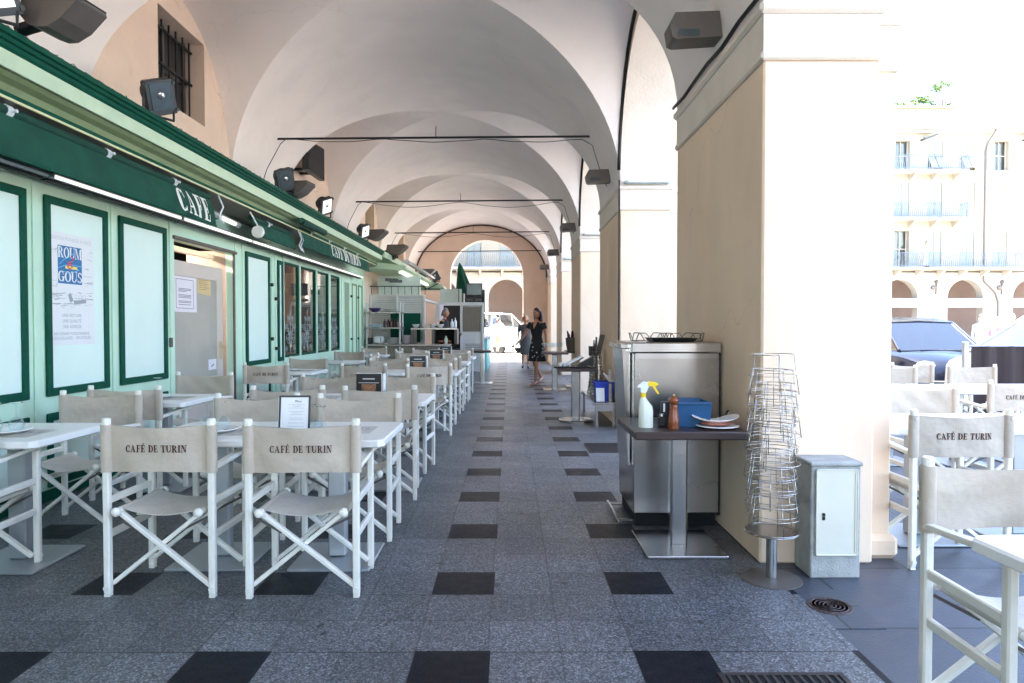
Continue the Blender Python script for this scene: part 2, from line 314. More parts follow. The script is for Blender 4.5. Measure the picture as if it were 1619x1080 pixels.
# ---------------------------------------------------------------- mesh helpers
def link(o): sc.collection.objects.link(o); return o
class MB:
    def __init__(s): s.v = []; s.f = []; s.T = None; s.st = []
    def add(s, vs, fs):
        n = len(s.v); s.st.append((n, len(s.f)))
        s.v += [(s.T @ Vector(p))[:] if s.T else tuple(p) for p in vs]
        s.f += [tuple(i + n for i in f) for f in fs]
        return s
    def quad(s, a, b, c, d): return s.add([a, b, c, d], [(0, 1, 2, 3)])
    def box(s, x0, x1, y0, y1, z0, z1, bev=0.0):
        if x0 > x1: x0, x1 = x1, x0
        if y0 > y1: y0, y1 = y1, y0
        if z0 > z1: z0, z1 = z1, z0
        return s.obox(((x0 + x1) / 2, (y0 + y1) / 2, (z0 + z1) / 2), ((x1 - x0) / 2, (y1 - y0) / 2, (z1 - z0) / 2), None, bev)
    def obox(s, c, h, M=None, bev=0.0):
        c = Vector(c); M = M or Matrix.Identity(3)
        hx, hy, hz = h
        b = min(bev, hx * .95, hy * .95, hz * .95)
        if b <= 0:
            vs = [(sx * hx, sy * hy, sz * hz) for sx in (-1, 1) for sy in (-1, 1) for sz in (-1, 1)]
            fs = [(0, 1, 3, 2), (4, 6, 7, 5), (0, 4, 5, 1), (2, 3, 7, 6), (0, 2, 6, 4), (1, 5, 7, 3)]
        else:
            vs = []; ix = {}
            for sx in (-1, 1):
                for sy in (-1, 1):
                    for sz in (-1, 1):
                        ix[sx, sy, sz] = len(vs)
                        vs += [(sx * hx, sy * (hy - b), sz * (hz - b)), (sx * (hx - b), sy * hy, sz * (hz - b)), (sx * (hx - b), sy * (hy - b), sz * hz)]
            fs = []
            for a in range(3):
                o1, o2 = [q for q in range(3) if q != a]
                for sg in (-1, 1):
                    f = []
                    for t1, t2 in ((-1, -1), (1, -1), (1, 1), (-1, 1)):
                        k = [0, 0, 0]; k[a] = sg; k[o1] = t1; k[o2] = t2; f.append(ix[tuple(k)] + a)
                    fs.append(tuple(f))
                for t1 in (-1, 1):
                    for t2 in (-1, 1):
                        k = [0, 0, 0]; k[o1] = t1; k[o2] = t2
                        k[a] = -1; p = ix[tuple(k)]; k[a] = 1; q = ix[tuple(k)]
                        fs.append((p + o1, q + o1, q + o2, p + o2))
            for p in ix.values(): fs.append((p, p + 1, p + 2))
        return s.add([(c + M @ Vector(v))[:] for v in vs], fs)
    def bar(s, p, q, wd, th, up=(0, 0, 1), bev=0.0):
        p, q = Vector(p), Vector(q); d = q - p; L = d.length; d.normalize()
        up = Vector(up); sd = d.cross(up)
        if sd.length < 1e-4: sd = d.cross(Vector((1, 0, 0)))
        sd.normalize(); up = sd.cross(d)
        M = Matrix((sd, d, up)).transposed()
        return s.obox((p + q) / 2, (wd / 2, L / 2, th / 2), M, bev)
    def tube(s, pts, r, seg=8, closed=False, cap=True):
        pts = [Vector(p) for p in pts]; n = len(pts)
        rr = r if isinstance(r, (list, tuple)) else [r] * n
        vs = []; fs = []; prev = None
        for i, p in enumerate(pts):
            if closed: t = pts[(i + 1) % n] - pts[i - 1]
            else: t = pts[min(i + 1, n - 1)] - pts[max(i - 1, 0)]
            t.normalize()
            if prev is None:
                a = t.orthogonal().normalized()
            else:
                a = prev - t * prev.dot(t)
                a = a.normalized() if a.length > 1e-6 else t.orthogonal().normalized()
            prev = a; b = t.cross(a)
            for k in range(seg):
                an = 2 * PI * k / seg
                vs.append((p + (a * math.cos(an) + b * math.sin(an)) * rr[i])[:])
        m = n if closed else n - 1
        for i in range(m):
            j = (i + 1) % n
            for k in range(seg):
                k2 = (k + 1) % seg
                fs.append((i * seg + k, i * seg + k2, j * seg + k2, j * seg + k))
        if cap and not closed:
            fs.append(tuple(range(seg))[::-1]); fs.append(tuple(range((n - 1) * seg, n * seg)))
        return s.add(vs, fs)
    def lathe(s, prof, c=(0, 0, 0), seg=20, axis='z'):
        vs = []; fs = []; n = len(prof)
        for (r, z) in prof:
            for k in range(seg):
                a = 2 * PI * k / seg
                x, y = r * math.cos(a), r * math.sin(a)
                v = (x, y, z) if axis == 'z' else ((z, x, y) if axis == 'x' else (x, z, y))
                vs.append((v[0] + c[0], v[1] + c[1], v[2] + c[2]))
        for i in range(n - 1):
            for k in range(seg):
                k2 = (k + 1) % seg
                fs.append((i * seg + k, i * seg + k2, (i + 1) * seg + k2, (i + 1) * seg + k))
        if prof[0][0] > 1e-5: fs.append(tuple(range(seg))[::-1])
        if prof[-1][0] > 1e-5: fs.append(tuple(range((n - 1) * seg, n * seg)))
        return s.add(vs, fs)
    def ball(s, c, r, seg=12, sc3=(1, 1, 1)):
        prof = [(max(1e-6, math.sin(PI * i / 8)), -math.cos(PI * i / 8)) for i in range(9)]
        vs = []; fs = []
        for (a, z) in prof:
            for k in range(seg):
                t = 2 * PI * k / seg
                vs.append((c[0] + r * sc3[0] * a * math.cos(t), c[1] + r * sc3[1] * a * math.sin(t), c[2] + r * sc3[2] * z))
        for i in range(8):
            for k in range(seg):
                k2 = (k + 1) % seg
                fs.append((i * seg + k, i * seg + k2, (i + 1) * seg + k2, (i + 1) * seg + k))
        return s.add(vs, fs)
    def extr(s, loop, d):
        """prism: loop of 3-D points extruded by vector d"""
        n = len(loop); d = Vector(d)
        vs = [tuple(p) for p in loop] + [(Vector(p) + d)[:] for p in loop]
        fs = [tuple(range(n))[::-1], tuple(range(n, 2 * n))] + [(i, (i + 1) % n, n + (i + 1) % n, n + i) for i in range(n)]
        return s.add(vs, fs)
    def loft(s, rings, closed=True, caps=True):
        n = len(rings[0]); vs = [tuple(p) for r in rings for p in r]; fs = []
        for i in range(len(rings) - 1):
            for k in range(n if closed else n - 1):
                k2 = (k + 1) % n
                fs.append((i * n + k, i * n + k2, (i + 1) * n + k2, (i + 1) * n + k))
        if caps:
            fs.append(tuple(range(n))[::-1]); fs.append(tuple(range((len(rings) - 1) * n, len(rings) * n)))
        return s.add(vs, fs)
    def each(s, name, m, parent=None, **kw):
        out = []
        for i, (v0, f0) in enumerate(s.st):
            v1, f1 = s.st[i + 1] if i + 1 < len(s.st) else (len(s.v), len(s.f))
            q = MB(); q.v = s.v[v0:v1]; q.f = [tuple(k - v0 for k in f) for f in s.f[f0:f1]]
            out.append(q.build(name, m, parent, **kw))
        return out
    def build(s, name, m, parent=None, smooth=None, world=False, kind=None, recalc=True, label=None):
        vs = s.v
        if world and parent is not None:
            r = parent
            off = Vector((0, 0, 0))
            while r is not None: off += r.location; r = r.parent
            vs = [(v[0] - off.x, v[1] - off.y, v[2] - off.z) for v in vs]
        me = bpy.data.meshes.new(name); me.from_pydata(vs, [], s.f); me.update()
        me.materials.append(MT[m] if isinstance(m, str) else m)
        if recalc:
            bm = bmesh.new(); bm.from_mesh(me)
            bmesh.ops.remove_doubles(bm, verts=bm.verts, dist=1e-6)
            bmesh.ops.recalc_face_normals(bm, faces=bm.faces); bm.to_mesh(me); bm.free()
        if smooth:
            for p in me.polygons: p.use_smooth = True
            if smooth is not True: me.set_sharp_from_angle(angle=R(smooth))
        o = link(bpy.data.objects.new(name, me))
        if parent is not None: o.parent = parent
        if kind: o['kind'] = kind
        if label: o['label'] = label
        return o
def tag(o, label, cat, group=None, kind=None):
    o['label'] = label; o['category'] = cat
    if group: o['group'] = group
    if kind: o['kind'] = kind
    return o
def thing(name, label, cat, loc=(0, 0, 0), rz=0.0, group=None):
    o = link(bpy.data.objects.new(name, None)); o.location = loc; o.rotation_euler = (0, 0, rz); o.empty_display_size = .1
    return tag(o, label, cat, group)
def copy_tree(o, loc, rz, label, group=None):
    def rec(a, par):
        c = a.copy(); sc.collection.objects.link(c)
        if par is not None: c.parent = par
        for ch in kids.get(a.name, []): rec(ch, c)
        return c
    kids = {}
    for q in bpy.data.objects:
        if q.parent is not None: kids.setdefault(q.parent.name, []).append(q)
    r = rec(o, None); r.location = loc
    e = r.rotation_euler; r.rotation_euler = (e[0], e[1], rz); r['label'] = label
    if group: r['group'] = group
    return r

# ---------------------------------------------------------------- lettering (high contrast serif capitals, drawn as polygons)
def _ring(cx, cy, rx, ry, a0, a1, tx, ty, n=14):
    q = []
    for i in range(n):
        a = R(a0 + (a1 - a0) * i / n); b = R(a0 + (a1 - a0) * (i + 1) / n)
        o = lambda t: (cx + rx * math.cos(t), cy + ry * math.sin(t))
        k = lambda t: (cx + (rx - tx) * math.cos(t), cy + (ry - ty) * math.sin(t))
        q.append([o(a), o(b), k(b), k(a)])
    return q
def _r(x0, x1, y0, y1): return [[(x0, y0), (x1, y0), (x1, y1), (x0, y1)]]
def glyph(ch, S=0.19, h=0.05):
    sf = lambda x0, x1, y: _r(x0, x1, y, y + h)
    if ch == 'C': return _ring(.40, .5, .40, .5, 48, 312, S, h) + _r(.62, .67, .63, .97) + _r(.62, .67, .06, .26), .72
    if ch == 'G': return _ring(.42, .5, .42, .5, 48, 320, S, h) + _r(.64, .69, .63, .97) + _r(.58, .58 + S * .9, .05, .42) + sf(.48, .86, .40), .86
    if ch == 'O': return _ring(.42, .5, .42, .5, 0, 360, S, h, 28), .84
    if ch == 'Q': return _ring(.42, .5, .42, .5, 0, 360, S, h, 28) + [[(.4, .18), (.52, .2), (.85, -.15), (.7, -.15)]], .86
    if ch == 'A': return [[(.08, 0), (.13, 0), (.40, 1), (.35, 1)], [(.31, 1), (.42, 1), (.80, 0), (.58, 0)]] + sf(.20, .66, .30) + sf(0, .24, 0) + sf(.48, .88, 0), .88
    if ch in 'EFÉ':
        q = _r(.08, .08 + S, 0, 1) + sf(0, .62, .95) + _r(.58, .62, .70, .97) + sf(.25, .48, .49) + _r(.45, .49, .36, .65) + sf(0, .36 if ch == 'F' else .64, 0)
        if ch != 'F': q += _r(.60, .64, .03, .32)
        if ch == 'É': q += [[(.26, 1.08), (.34, 1.08), (.52, 1.30), (.36, 1.30)]]
        return q, (.64 if ch == 'F' else .68)
    if ch == 'D': return _r(.08, .08 + S, 0, 1) + sf(0, .4, 0) + sf(0, .4, .95) + _ring(.38, .5, .42, .5, -90, 90, S, h), .80
    if ch == 'T': return _r(.28, .28 + S, 0, 1) + sf(0, .75, .95) + _r(0, .04, .70, .98) + _r(.71, .75, .70, .98) + sf(.18, .57, 0), .75
    if ch == 'U': return _r(.08, .08 + S, .32, 1) + _r(.70, .75, .32, 1) + _ring(.415, .34, .335, .34, 180, 360, S * .7, h) + sf(0, .36, .95) + sf(.60, .84, .95), .84
    if ch in 'RP':
        q = _r(.08, .08 + S, 0, 1) + sf(0, .4, .95) + sf(0, .36, 0) + _ring(.36, .74, .32, .26, -90, 90, S * .9, h) + sf(.2, .4, .48)
        if ch == 'R': q += [[(.36, .50), (.52, .50), (.80, 0), (.58, 0)]] + sf(.56, .86, 0)
        return q, (.84 if ch == 'R' else .70)
    if ch == 'I': return _r(.08, .08 + S, 0, 1) + sf(0, .36, 0) + sf(0, .36, .95), .36
    if ch == 'N': return _r(.10, .145, 0, 1) + _r(.68, .725, 0, 1) + [[(.06, 1), (.28, 1), (.72, 0), (.60, 0)]] + sf(0, .24, 0) + sf(0, .2, .95) + sf(.56, .84, .95), .84
    if ch == 'M': return _r(.08, .12, 0, 1) + _r(.78, .78 + S, 0, 1) + [[(.06, 1), (.26, 1), (.54, 0), (.44, 0)], [(.76, 1), (.84, 1), (.52, 0), (.46, 0)]] + sf(0, .2, 0) + sf(.70, 1.04, 0) + sf(0, .2, .95) + sf(.8, 1.04, .95), 1.06
    if ch == 'S': return _ring(.34, .74, .28, .26, 20, 270, S * .8, h) + _ring(.34, .26, .30, .26, -160, 90, S * .8, h) + _r(.56, .60, .68, .96) + _r(.03, .07, .04, .32), .66
    if ch == 'L': return _r(.08, .08 + S, 0, 1) + sf(0, .36, .95) + sf(0, .64, 0) + _r(.60, .64, .03, .34), .68
    if ch == 'V' or ch == 'Y': return [[(.08, 1), (.28, 1), (.48, 0), (.38, 0)], [(.70, 1), (.75, 1), (.46, 0), (.40, 0)]] + sf(0, .34, .95) + sf(.6, .86, .95), .86
    if ch == 'H': return _r(.08, .08 + S, 0, 1) + _r(.60, .60 + S, 0, 1) + sf(.2, .65, .48) + sf(0, .35, 0) + sf(0, .35, .95) + sf(.52, .87, 0) + sf(.52, .87, .95), .87
    return [], .34
def text_polys(s, h, wscale=0.85, gap=0.10, S=0.19, hair=0.05):
    out = []; x = 0
    for ch in s:
        q, wd = glyph(ch, S, hair)
        for p in q: out.append([((x + a) * h * wscale, b * h) for a, b in p])
        x += wd + gap
    tot = (x - gap) * h * wscale
    return [[(a - tot / 2, b) for a, b in p] for p in out], tot
def clip_rows(p, step):
    vs = [q[1] for q in p]; lo, hi = min(vs), max(vs); n = max(1, int(math.ceil((hi - lo) / step))); out = []
    def cut(p, y, keep):
        r = []
        for i in range(len(p)):
            a, b = p[i], p[(i + 1) % len(p)]; ka, kb = (a[1] - y) * keep >= -1e-9, (b[1] - y) * keep >= -1e-9
            if ka: r.append(a)
            if ka != kb: t = (y - a[1]) / (b[1] - a[1]); r.append((a[0] + (b[0] - a[0]) * t, y))
        return r
    for i in range(n):
        q = cut(cut(p, lo + (hi - lo) * i / n, 1), lo + (hi - lo) * (i + 1) / n, -1)
        if len(q) > 2: out.append(q)
    return out
def put_text(mb, polys, f, t=0.0012, step=None):
    """f(u, v, d) -> 3-D point"""
    if step: polys = [q for p in polys for q in clip_rows(p, step)]
    for i, p in enumerate(polys):
        n = len(p); d1 = t + (i % 3) * 0.00012
        vs = [f(a, b, d1) for a, b in p] + [f(a, b, 0.0) for a, b in p]
        mb.add(vs, [tuple(range(n))] + [(k, (k + 1) % n, n + (k + 1) % n, n + k) for k in range(n)])
def small_text(s, size, f, name, m, parent, align='CENTER'):
    """built-in sans font turned into mesh; f(u, v) -> 3-D point"""
    cu = bpy.data.curves.new('t', 'FONT'); cu.body = s; cu.size = size; cu.align_x = align; cu.resolution_u = 2
    ob = bpy.data.objects.new('t', cu); sc.collection.objects.link(ob)
    dg = bpy.context.evaluated_depsgraph_get(); me = bpy.data.meshes.new_from_object(ob.evaluated_get(dg))
    mb = MB(); mb.add([f(v.co.x, v.co.y) for v in me.vertices], [tuple(p.vertices) for p in me.polygons])
    bpy.data.objects.remove(ob); bpy.data.meshes.remove(me); bpy.data.curves.remove(cu)
    return mb.build(name, m, parent, recalc=False)
# ================================================================ SETTING
XW, XP, XO = -3.55, 1.41, 2.05            # shop wall, inner pillar face, outer pillar face
XC, HX, RISE, ZS = -1.07, 2.48, 1.98, 3.13
PIT, PL = 4.93, 1.96
PN = [3.82 + PIT * k for k in range(-2, 5)]       # near faces of the pillars
YEND = 25.5
YB = PN[0]
# ground sheets
g = MB(); g.quad((-400, -300, -.03), (400, -300, -.03), (400, 500, -.03), (-400, 500, -.03)); g.build('ground', 'square_paving', kind='structure')
g = MB(); g.box(-14, 2.7, -12, 30.5, -.2, 0.0).box(2.7, 9.9, -12, 9.05, -.2, 0.0); g.build('pavement', 'slate_paving', kind='structure')
g = MB(); g.box(9.9, 10.05, -12, 9.2, -.2, 0.006, .01).box(2.85, 9.899, 9.05, 9.2, -.2, 0.006, .01).box(2.7, 2.85, 9.05, 30.65, -.2, 0.005, .01).box(-14, 2.699, 30.5, 30.65, -.2, 0.006, .01); g.build('kerb', 'kerb_stone', kind='structure')
g = MB(); g.quad((XW, YB, .004), (1.44, YB, .004), (1.44, 26.2, .004), (XW, 26.2, .004)); g.build('arcade_floor', 'speckled_floor', kind='structure')

# ---- arcade building
AB = thing('arcade_building', 'long vaulted arcade building with cream plaster pillars beside the paved terrace', 'building')
def rise(u): return RISE - 0.22 * u * u
vb = MB()
N = 44; NV = 20
def barrel(u): return ZS + RISE * math.sqrt(max(0, 1 - u * u))
def vg(u):
    q = RISE * math.sqrt(max(0, 1 - u * u)) / rise(abs(u))
    return math.sqrt(max(0, 1 - q * q))
us = [-math.cos(PI * i / N) for i in range(N + 1)]
def strip(mb, rows):
    n = len(rows[0]); mb.add([p for r in rows for p in r], [(i * n + k, i * n + k + 1, (i + 1) * n + k + 1, (i + 1) * n + k) for i in range(len(rows) - 1) for k in range(n - 1)])
ygrid = []
for k, y0 in enumerate(PN):
    y1 = y0 + PL
    if k == len(PN) - 1: y1 = YEND
    nxt = PN[k + 1] if k + 1 < len(PN) else None
    # strip over the pillar
    a = y0; b = y1
    strip(vb, [[(XC + u * HX, a + (b - a) * j / 4, barrel(u)) for j in range(5)] for u in us])
    if nxt is None: continue
    hw = (nxt - y1) / 2; yc = (nxt + y1) / 2
    for s in (-1, 1):
        strip(vb, [[(XC + u * HX, yc + s * hw * (1 - (1 - vg(u)) * j / 8.0), barrel(u)) for j in range(9)] for u in us])
    for s in (-1, 1):
        rows = []
        for i in range(N // 2 + 1):
            u = math.sin(PI / 2 * i / (N // 2))
            g_ = vg(u)
            rows.append([(XC + s * u * HX, yc + hw * g_ * (-math.cos(PI * j / NV)), ZS + rise(u) * math.sqrt(max(0, 1 - (g_ * math.cos(PI * j / NV)) ** 2))) for j in range(NV + 1)])
        strip(vb, rows)
vault = vb.build('vaulted_ceiling', 'plaster_vault', AB, recalc=False)
bm = bmesh.new(); bm.from_mesh(vault.data); bmesh.ops.recalc_face_normals(bm, faces=bm.faces); bm.to_mesh(vault.data); bm.free()
for p in vault.data.polygons: p.use_smooth = True

# pillars
for k, y0 in enumerate(PN):
    y1 = y0 + PL
    if k == len(PN) - 1: y1 = YEND - .003
    p = MB(); p.box(XP, XO, y0, y1, 0, 2.82, .012)
    p.box(XO - .01, XO + .15, y0 + .1, y1 - .1, 0, 5.6, .01)
    po = p.build('pillar', 'plaster_pillar', AB)
    c = MB()
    c.box(XP - .018, XO + .02, y0 - .018, y1 + .018 if k < 6 else y1, 2.818, 2.868, .012)
    c.box(XP - .006, XO + .008, y0 - .006, y1 + .006 if k < 6 else y1, 2.866, 3.075, .004)
    c.box(XP - .03, XO + .04, y0 - .03, y1 + .03 if k < 6 else y1, 3.073, 3.14, .018)
    c.box(XO - .01, XO + .172, y0 + .078, y1 - .078, 2.79, 2.845, .01).box(XO - .01, XO + .160, y0 + .092, y1 - .092, 2.84, 3.05, .004).box(XO - .01, XO + .185, y0 + .065, y1 - .065, 3.048, 3.115, .015)
    c.build('capital', 'moulding', po)
    q = MB(); q.box(XO - .005, XO + .19, y0 + .06, y1 - .06, 0, .14, .03); q.build('plinth', 'plaster_pillar', po)
# walls above the side openings
for k in range(len(PN)):
    y0 = PN[k]; y1 = min(y0 + PL, YEND)
    m_ = MB(); m_.box(XP, XO, y0 + .001, y1 - .001, 3.138, 5.6)
    if k + 1 < len(PN):
        ya, yb = y1, PN[k + 1]; yc = (ya + yb) / 2; hw = (yb - ya) / 2
        cur = [(yc - hw * math.cos(PI * i / 32), 3.138 + 1.62 * math.sin(PI * i / 32)) for i in range(33)]
        for X in (XP, XO):
            for i in range(32):
                m_.quad((X, cur[i][0], cur[i][1]), (X, cur[i + 1][0], cur[i + 1][1]), (X, cur[i + 1][0], 5.6), (X, cur[i][0], 5.6))
        m_.build('side_arch', 'plaster_pillar', AB, recalc=False)
        s_ = MB()
        strip(s_, [[(XP, y, z), (XO, y, z)] for y, z in cur])
        so = s_.build('arch_soffit', 'moulding', AB, smooth=True)
    else: m_.build('side_arch', 'plaster_pillar', AB, recalc=False)
# back wall with lunette windows
def wall_cells(mb, xa, xb, y0, y1, z0, z1, holes):
    ys = sorted({y0, y1, *[h[0] for h in holes], *[h[1] for h in holes]}); zs = sorted({z0, z1, *[h[2] for h in holes], *[h[3] for h in holes]})
    for i in range(len(ys) - 1):
        for j in range(len(zs) - 1):
            cyy, czz = (ys[i] + ys[i + 1]) / 2, (zs[j] + zs[j + 1]) / 2
            if any(h[0] < cyy < h[1] and h[2] < czz < h[3] for h in holes): continue
            mb.box(xa, xb, ys[i], ys[i + 1], zs[j], zs[j + 1])
WIN = [(6.97, 8.02, 3.66, 4.60), (16.85, 17.95, 3.60, 4.62), (21.8, 22.9, 3.2, 4.55)]
wb = MB(); wall_cells(wb, -3.85, XW, YB, YEND, 2.95, 5.6, WIN)
wb.box(-3.85, XW, 16.72, YEND, 0, 2.949)
wb.build('back_wall', 'plaster_wall', AB)
for i, (a, b, c, d) in enumerate(WIN):
    if i == 0:
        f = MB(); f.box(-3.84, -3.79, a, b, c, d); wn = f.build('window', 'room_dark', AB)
        f = MB()
        n = 7
        for j in range(n): yy = a + .06 + (b - a - .12) * j / (n - 1); f.tube([(-3.70, yy, c - .0), (-3.70, yy, d)], .011, 6)
        for zz in (c + .08, (c + d) / 2, d - .1): f.box(-3.715, -3.69, a, b, zz - .012, zz + .012)
        f.build('window_grille', 'black_iron', wn)
        f = MB(); f.box(-3.785, -3.76, a + .02, a + .07, c, d).box(-3.785, -3.76, b - .07, b - .02, c, d).box(-3.785, -3.76, (a + b) / 2 - .02, (a + b) / 2 + .02, c, d).box(-3.784, -3.761, a, b, (c + d) / 2 - .02, (c + d) / 2 + .02)
        f.build('window_frame', 'taupe_metal', wn)
    else:
        f = MB(); f.box(-3.84, -3.80, a, b, c, d)
        for j in range(14): zz = c + (d - c) * (j + .5) / 14; f.obox((-3.77, (a + b) / 2, zz), (.03, (b - a) / 2 - .02, .006), Matrix.Rotation(R(35), 3, 'Y'))
        f.build('shutter', 'shutter_olive', AB)
# rest of the mass
u_ = MB(); u_.box(-13, XO + .02, YB, YEND + .5, 5.602, 13.5); u_.box(-13, -8.2, YB, YEND + .5, 0, 5.6); u_.box(-8.199, -3.851, YB, YEND + .5, 3.2, 5.6)
u_.build('upper_storeys', 'facade', AB)
u_ = MB(); u_.box(XO, XO + .35, YB, YEND + .5, 5.7, 5.95, .05).box(-13, XO + .6, YB - .2, YEND + .8, 13.5, 13.8, .05); u_.build('cornice', 'moulding', AB)
# end wall with its arch
ew = MB(); ac, ar, az = -0.86, 1.36, 3.17
cur = [(ac - ar * math.cos(PI * i / 40), az + ar * math.sin(PI * i / 40)) for i in range(41)]
for Y in (YEND, YEND + .5):
    for i in range(40): ew.quad((cur[i][0], Y, cur[i][1]), (cur[i + 1][0], Y, cur[i + 1][1]), (cur[i + 1][0], Y, 5.6), (cur[i][0], Y, 5.6))
strip(ew, [[(x, YEND, z), (x, YEND + .5, z)] for x, z in cur])
ew.box(-3.85, ac - ar, YEND, YEND + .5, 0, 5.6).box(ac + ar, XO, YEND, YEND + .5, 0, 5.6)
ew.build('end_wall', 'plaster_end', AB, recalc=False)
ew = MB(); ew.tube([(XC - HX * .985 * math.cos(PI * i / 40), YEND - .03, ZS + RISE * .985 * math.sin(PI * i / 40)) for i in range(41)], .022, 6)
tag(ew.build('cable', 'black_iron'), 'black cable clipped round the edge of the tan wall at the far end', 'cable', 'cables on the arcade plaster')
# tie rods
for i, y in enumerate([4.85 + PIT * k for k in range(-1, 5)]):
    t = MB(); zz = 4.02; hx = HX * math.sqrt(1 - ((zz - ZS) / RISE) ** 2) + .03
    t.tube([(XC - hx, y, zz - .02), (XC, y, zz), (XC + hx, y, zz + .02)], .016, 8)
    if i > 0: t.tube([(XC + .02, y, zz), (XC + .02, y, zz + .16)], .006, 5)
    t.build('tie_rod', 'black_iron', AB)
CG = 'cables on the arcade plaster'
rod_y = [4.85 + PIT * k for k in range(0, 5)]
lab = ['thin slack cable looped under the nearest iron tie rod with two white tags', 'black cable drooping in two curves from the second iron tie rod', 'black cable drooping below the third iron tie rod']
for i, y in enumerate(rod_y[1:4]):
    t = MB(); pts = []
    for j in range(49):
        s = j / 48; x = XC - 2.1 + 4.2 * s
        pts.append((x, y - .03 - .01 * math.sin(j), 3.99 - (.11 if i else .04) * abs(math.sin(PI * s * (2 if i else 3))) ** 1.3))
    pts = [(-3.5, y - .2, 3.18), (-3.42, y - .1, 3.55), (-3.25, y - .03, 3.92)] + pts + [(1.17, y - .05, 3.9), (1.27, y - .1, 3.55), (1.36, y - .15, 3.3)]
    t.tube(pts, .0055, 5)
    tag(t.build('cable', 'black_iron', smooth=True), lab[i], 'cable', CG)
names = ['nearest', 'second', 'third', 'fourth']
for k in range(1, 5):
    ya = PN[k] + PL; yb = PN[k + 1] if k + 1 < len(PN) else None
    if yb is None: break
    yc = (ya + yb) / 2; hw = (yb - ya) / 2
    t = MB(); t.tube([(XP - .02, yc + hw * math.sin(PI / 2 * j / 14 * 1.0) * 1.0, ZS + rise(1) * math.cos(PI / 2 * j / 14) + .0) for j in range(14)], .022, 6)
    tag(t.build('cable', 'black_iron', smooth=True), f'thick black cable following the far half of the {names[k-1]} arch opening in view', 'cable', CG)
for k in range(2, 5):     # cables down the pillar corner
    if k == 2:
        t = MB(); t.tube([(XP - .015, PN[3] - .02, 3.2 - .08 * j + .0) for j in range(36)], .012, 5)
        tag(t.build('cable', 'black_iron'), 'thin black cable running straight down the corner of the third pillar', 'cable', CG)
        t = MB(); t.tube([(XP - .035, PN[2] + PL * j / 6, 3.16 + .012 * math.sin(j * 2.3)) for j in range(7)], .014, 5)
        tag(t.build('cable', 'black_iron'), 'thin cable lying along the ledge of the second pillar', 'cable', CG)
t = MB(); t.tube([(XP - .035, PN[2 - 1 + 0] + PL * j / 12 + .3, 3.155 + .015 * math.sin(j * 2.3)) for j in range(11)], .008, 5)
tag(t.build('cable', 'black_iron'), 'frayed cable lying along the ledge of the closest pillar', 'cable', CG)

# ================================================================ SHOPFRONT
SF = thing('cafe_shopfront', 'mint green painted café front with dark green framed panels along the left wall', 'shopfront', (XW, 5, 0))
DOOR = (7.25, 8.80, 0.0, 2.26); WN = [(10.76, 11.57), (11.64, 12.56), (12.64, 13.44), (13.58, 14.30)]; D2 = (14.68, 15.12, 0, 2.30)
SY0, SY1 = YB, 16.72
s = MB(); holes = [DOOR, D2] + [(a, b, .84, 2.36) for a, b in WN]
# big boards
ys = sorted({SY0, SY1, *[v for h in holes for v in h[:2]]})
for i in range(len(ys) - 1):
    a, b = ys[i], ys[i + 1]; hs = [h for h in holes if h[0] <= a + 1e-6 and h[1] >= b - 1e-6]
    if not hs: s.box(XW - .1, XW, a, b, 0, 2.949)
    else:
        h = hs[0]; s.box(XW - .1, XW, a, b, h[3], 2.949)
        if h[2] > 0: s.box(XW - .1, XW, a, b, 0, h[2])
s.build('wall_boarding', 'mint_wall', SF, world=True)
def frame(mb, x, a, b, c, d, wd, t, bev=.006):
    mb.box(x, x + t, a, b, d - wd, d, bev).box(x, x + t, a, b, c, c + wd, bev).box(x + .0005, x + t - .0005, a, a + wd, c + wd * .5, d - wd * .5, bev).box(x + .0005, x + t - .0005, b - wd, b, c + wd * .5, d - wd * .5, bev)
PANELS = [(-3.2, -2.3), (-2.1, -1.2), (-1.0, -.1), (.1, 1.0), (1.2, 2.1), (2.3, 3.1), (3.28, 4.0), (4.17, 5.02), (5.22, 6.03), (6.21, 7.06), (9.18, 10.09), (10.44, 10.68)]
for a, b in PANELS:
    p = MB(); p.box(XW, XW + .008, a + .05, b - .05, .86, 2.30); pn = p.build('panel', 'mint_panel', SF, world=True)
    p = MB(); frame(p, XW + .0008, a, b, .80, 2.345, .062, .026); p.build('panel_frame', 'green_paint', pn, world=True)
for a, b in [(q[0], q[1]) for q in PANELS[:-1]]:
    p = MB(); p.box(XW, XW + .008, a + .05, b - .05, .14, .62); pn = p.build('panel', 'mint_panel', SF, world=True)
    p = MB(); frame(p, XW + .0008, a, b, .10, .67, .06, .024); p.build('panel_frame', 'green_paint', pn, world=True)
p = MB()
for a, b in ((SY0, DOOR[0]), (DOOR[1], D2[0]), (D2[1], SY1)): p.box(XW, XW + .03, a, b, 0, .085, .006)
p.each('skirting', 'green_paint', SF, world=True)
# vertical pilaster strips of the joinery
p = MB()
for y in (5.12, 6.12, 7.16, 8.86, 9.10, 10.2, 10.36, 10.72, 14.45, 15.3, 15.9, 16.5): p.box(XW, XW + .014, y - .025, y + .025, .09, 2.43, .004)
p.each('pilaster_strip', 'mint_wall', SF, world=True)
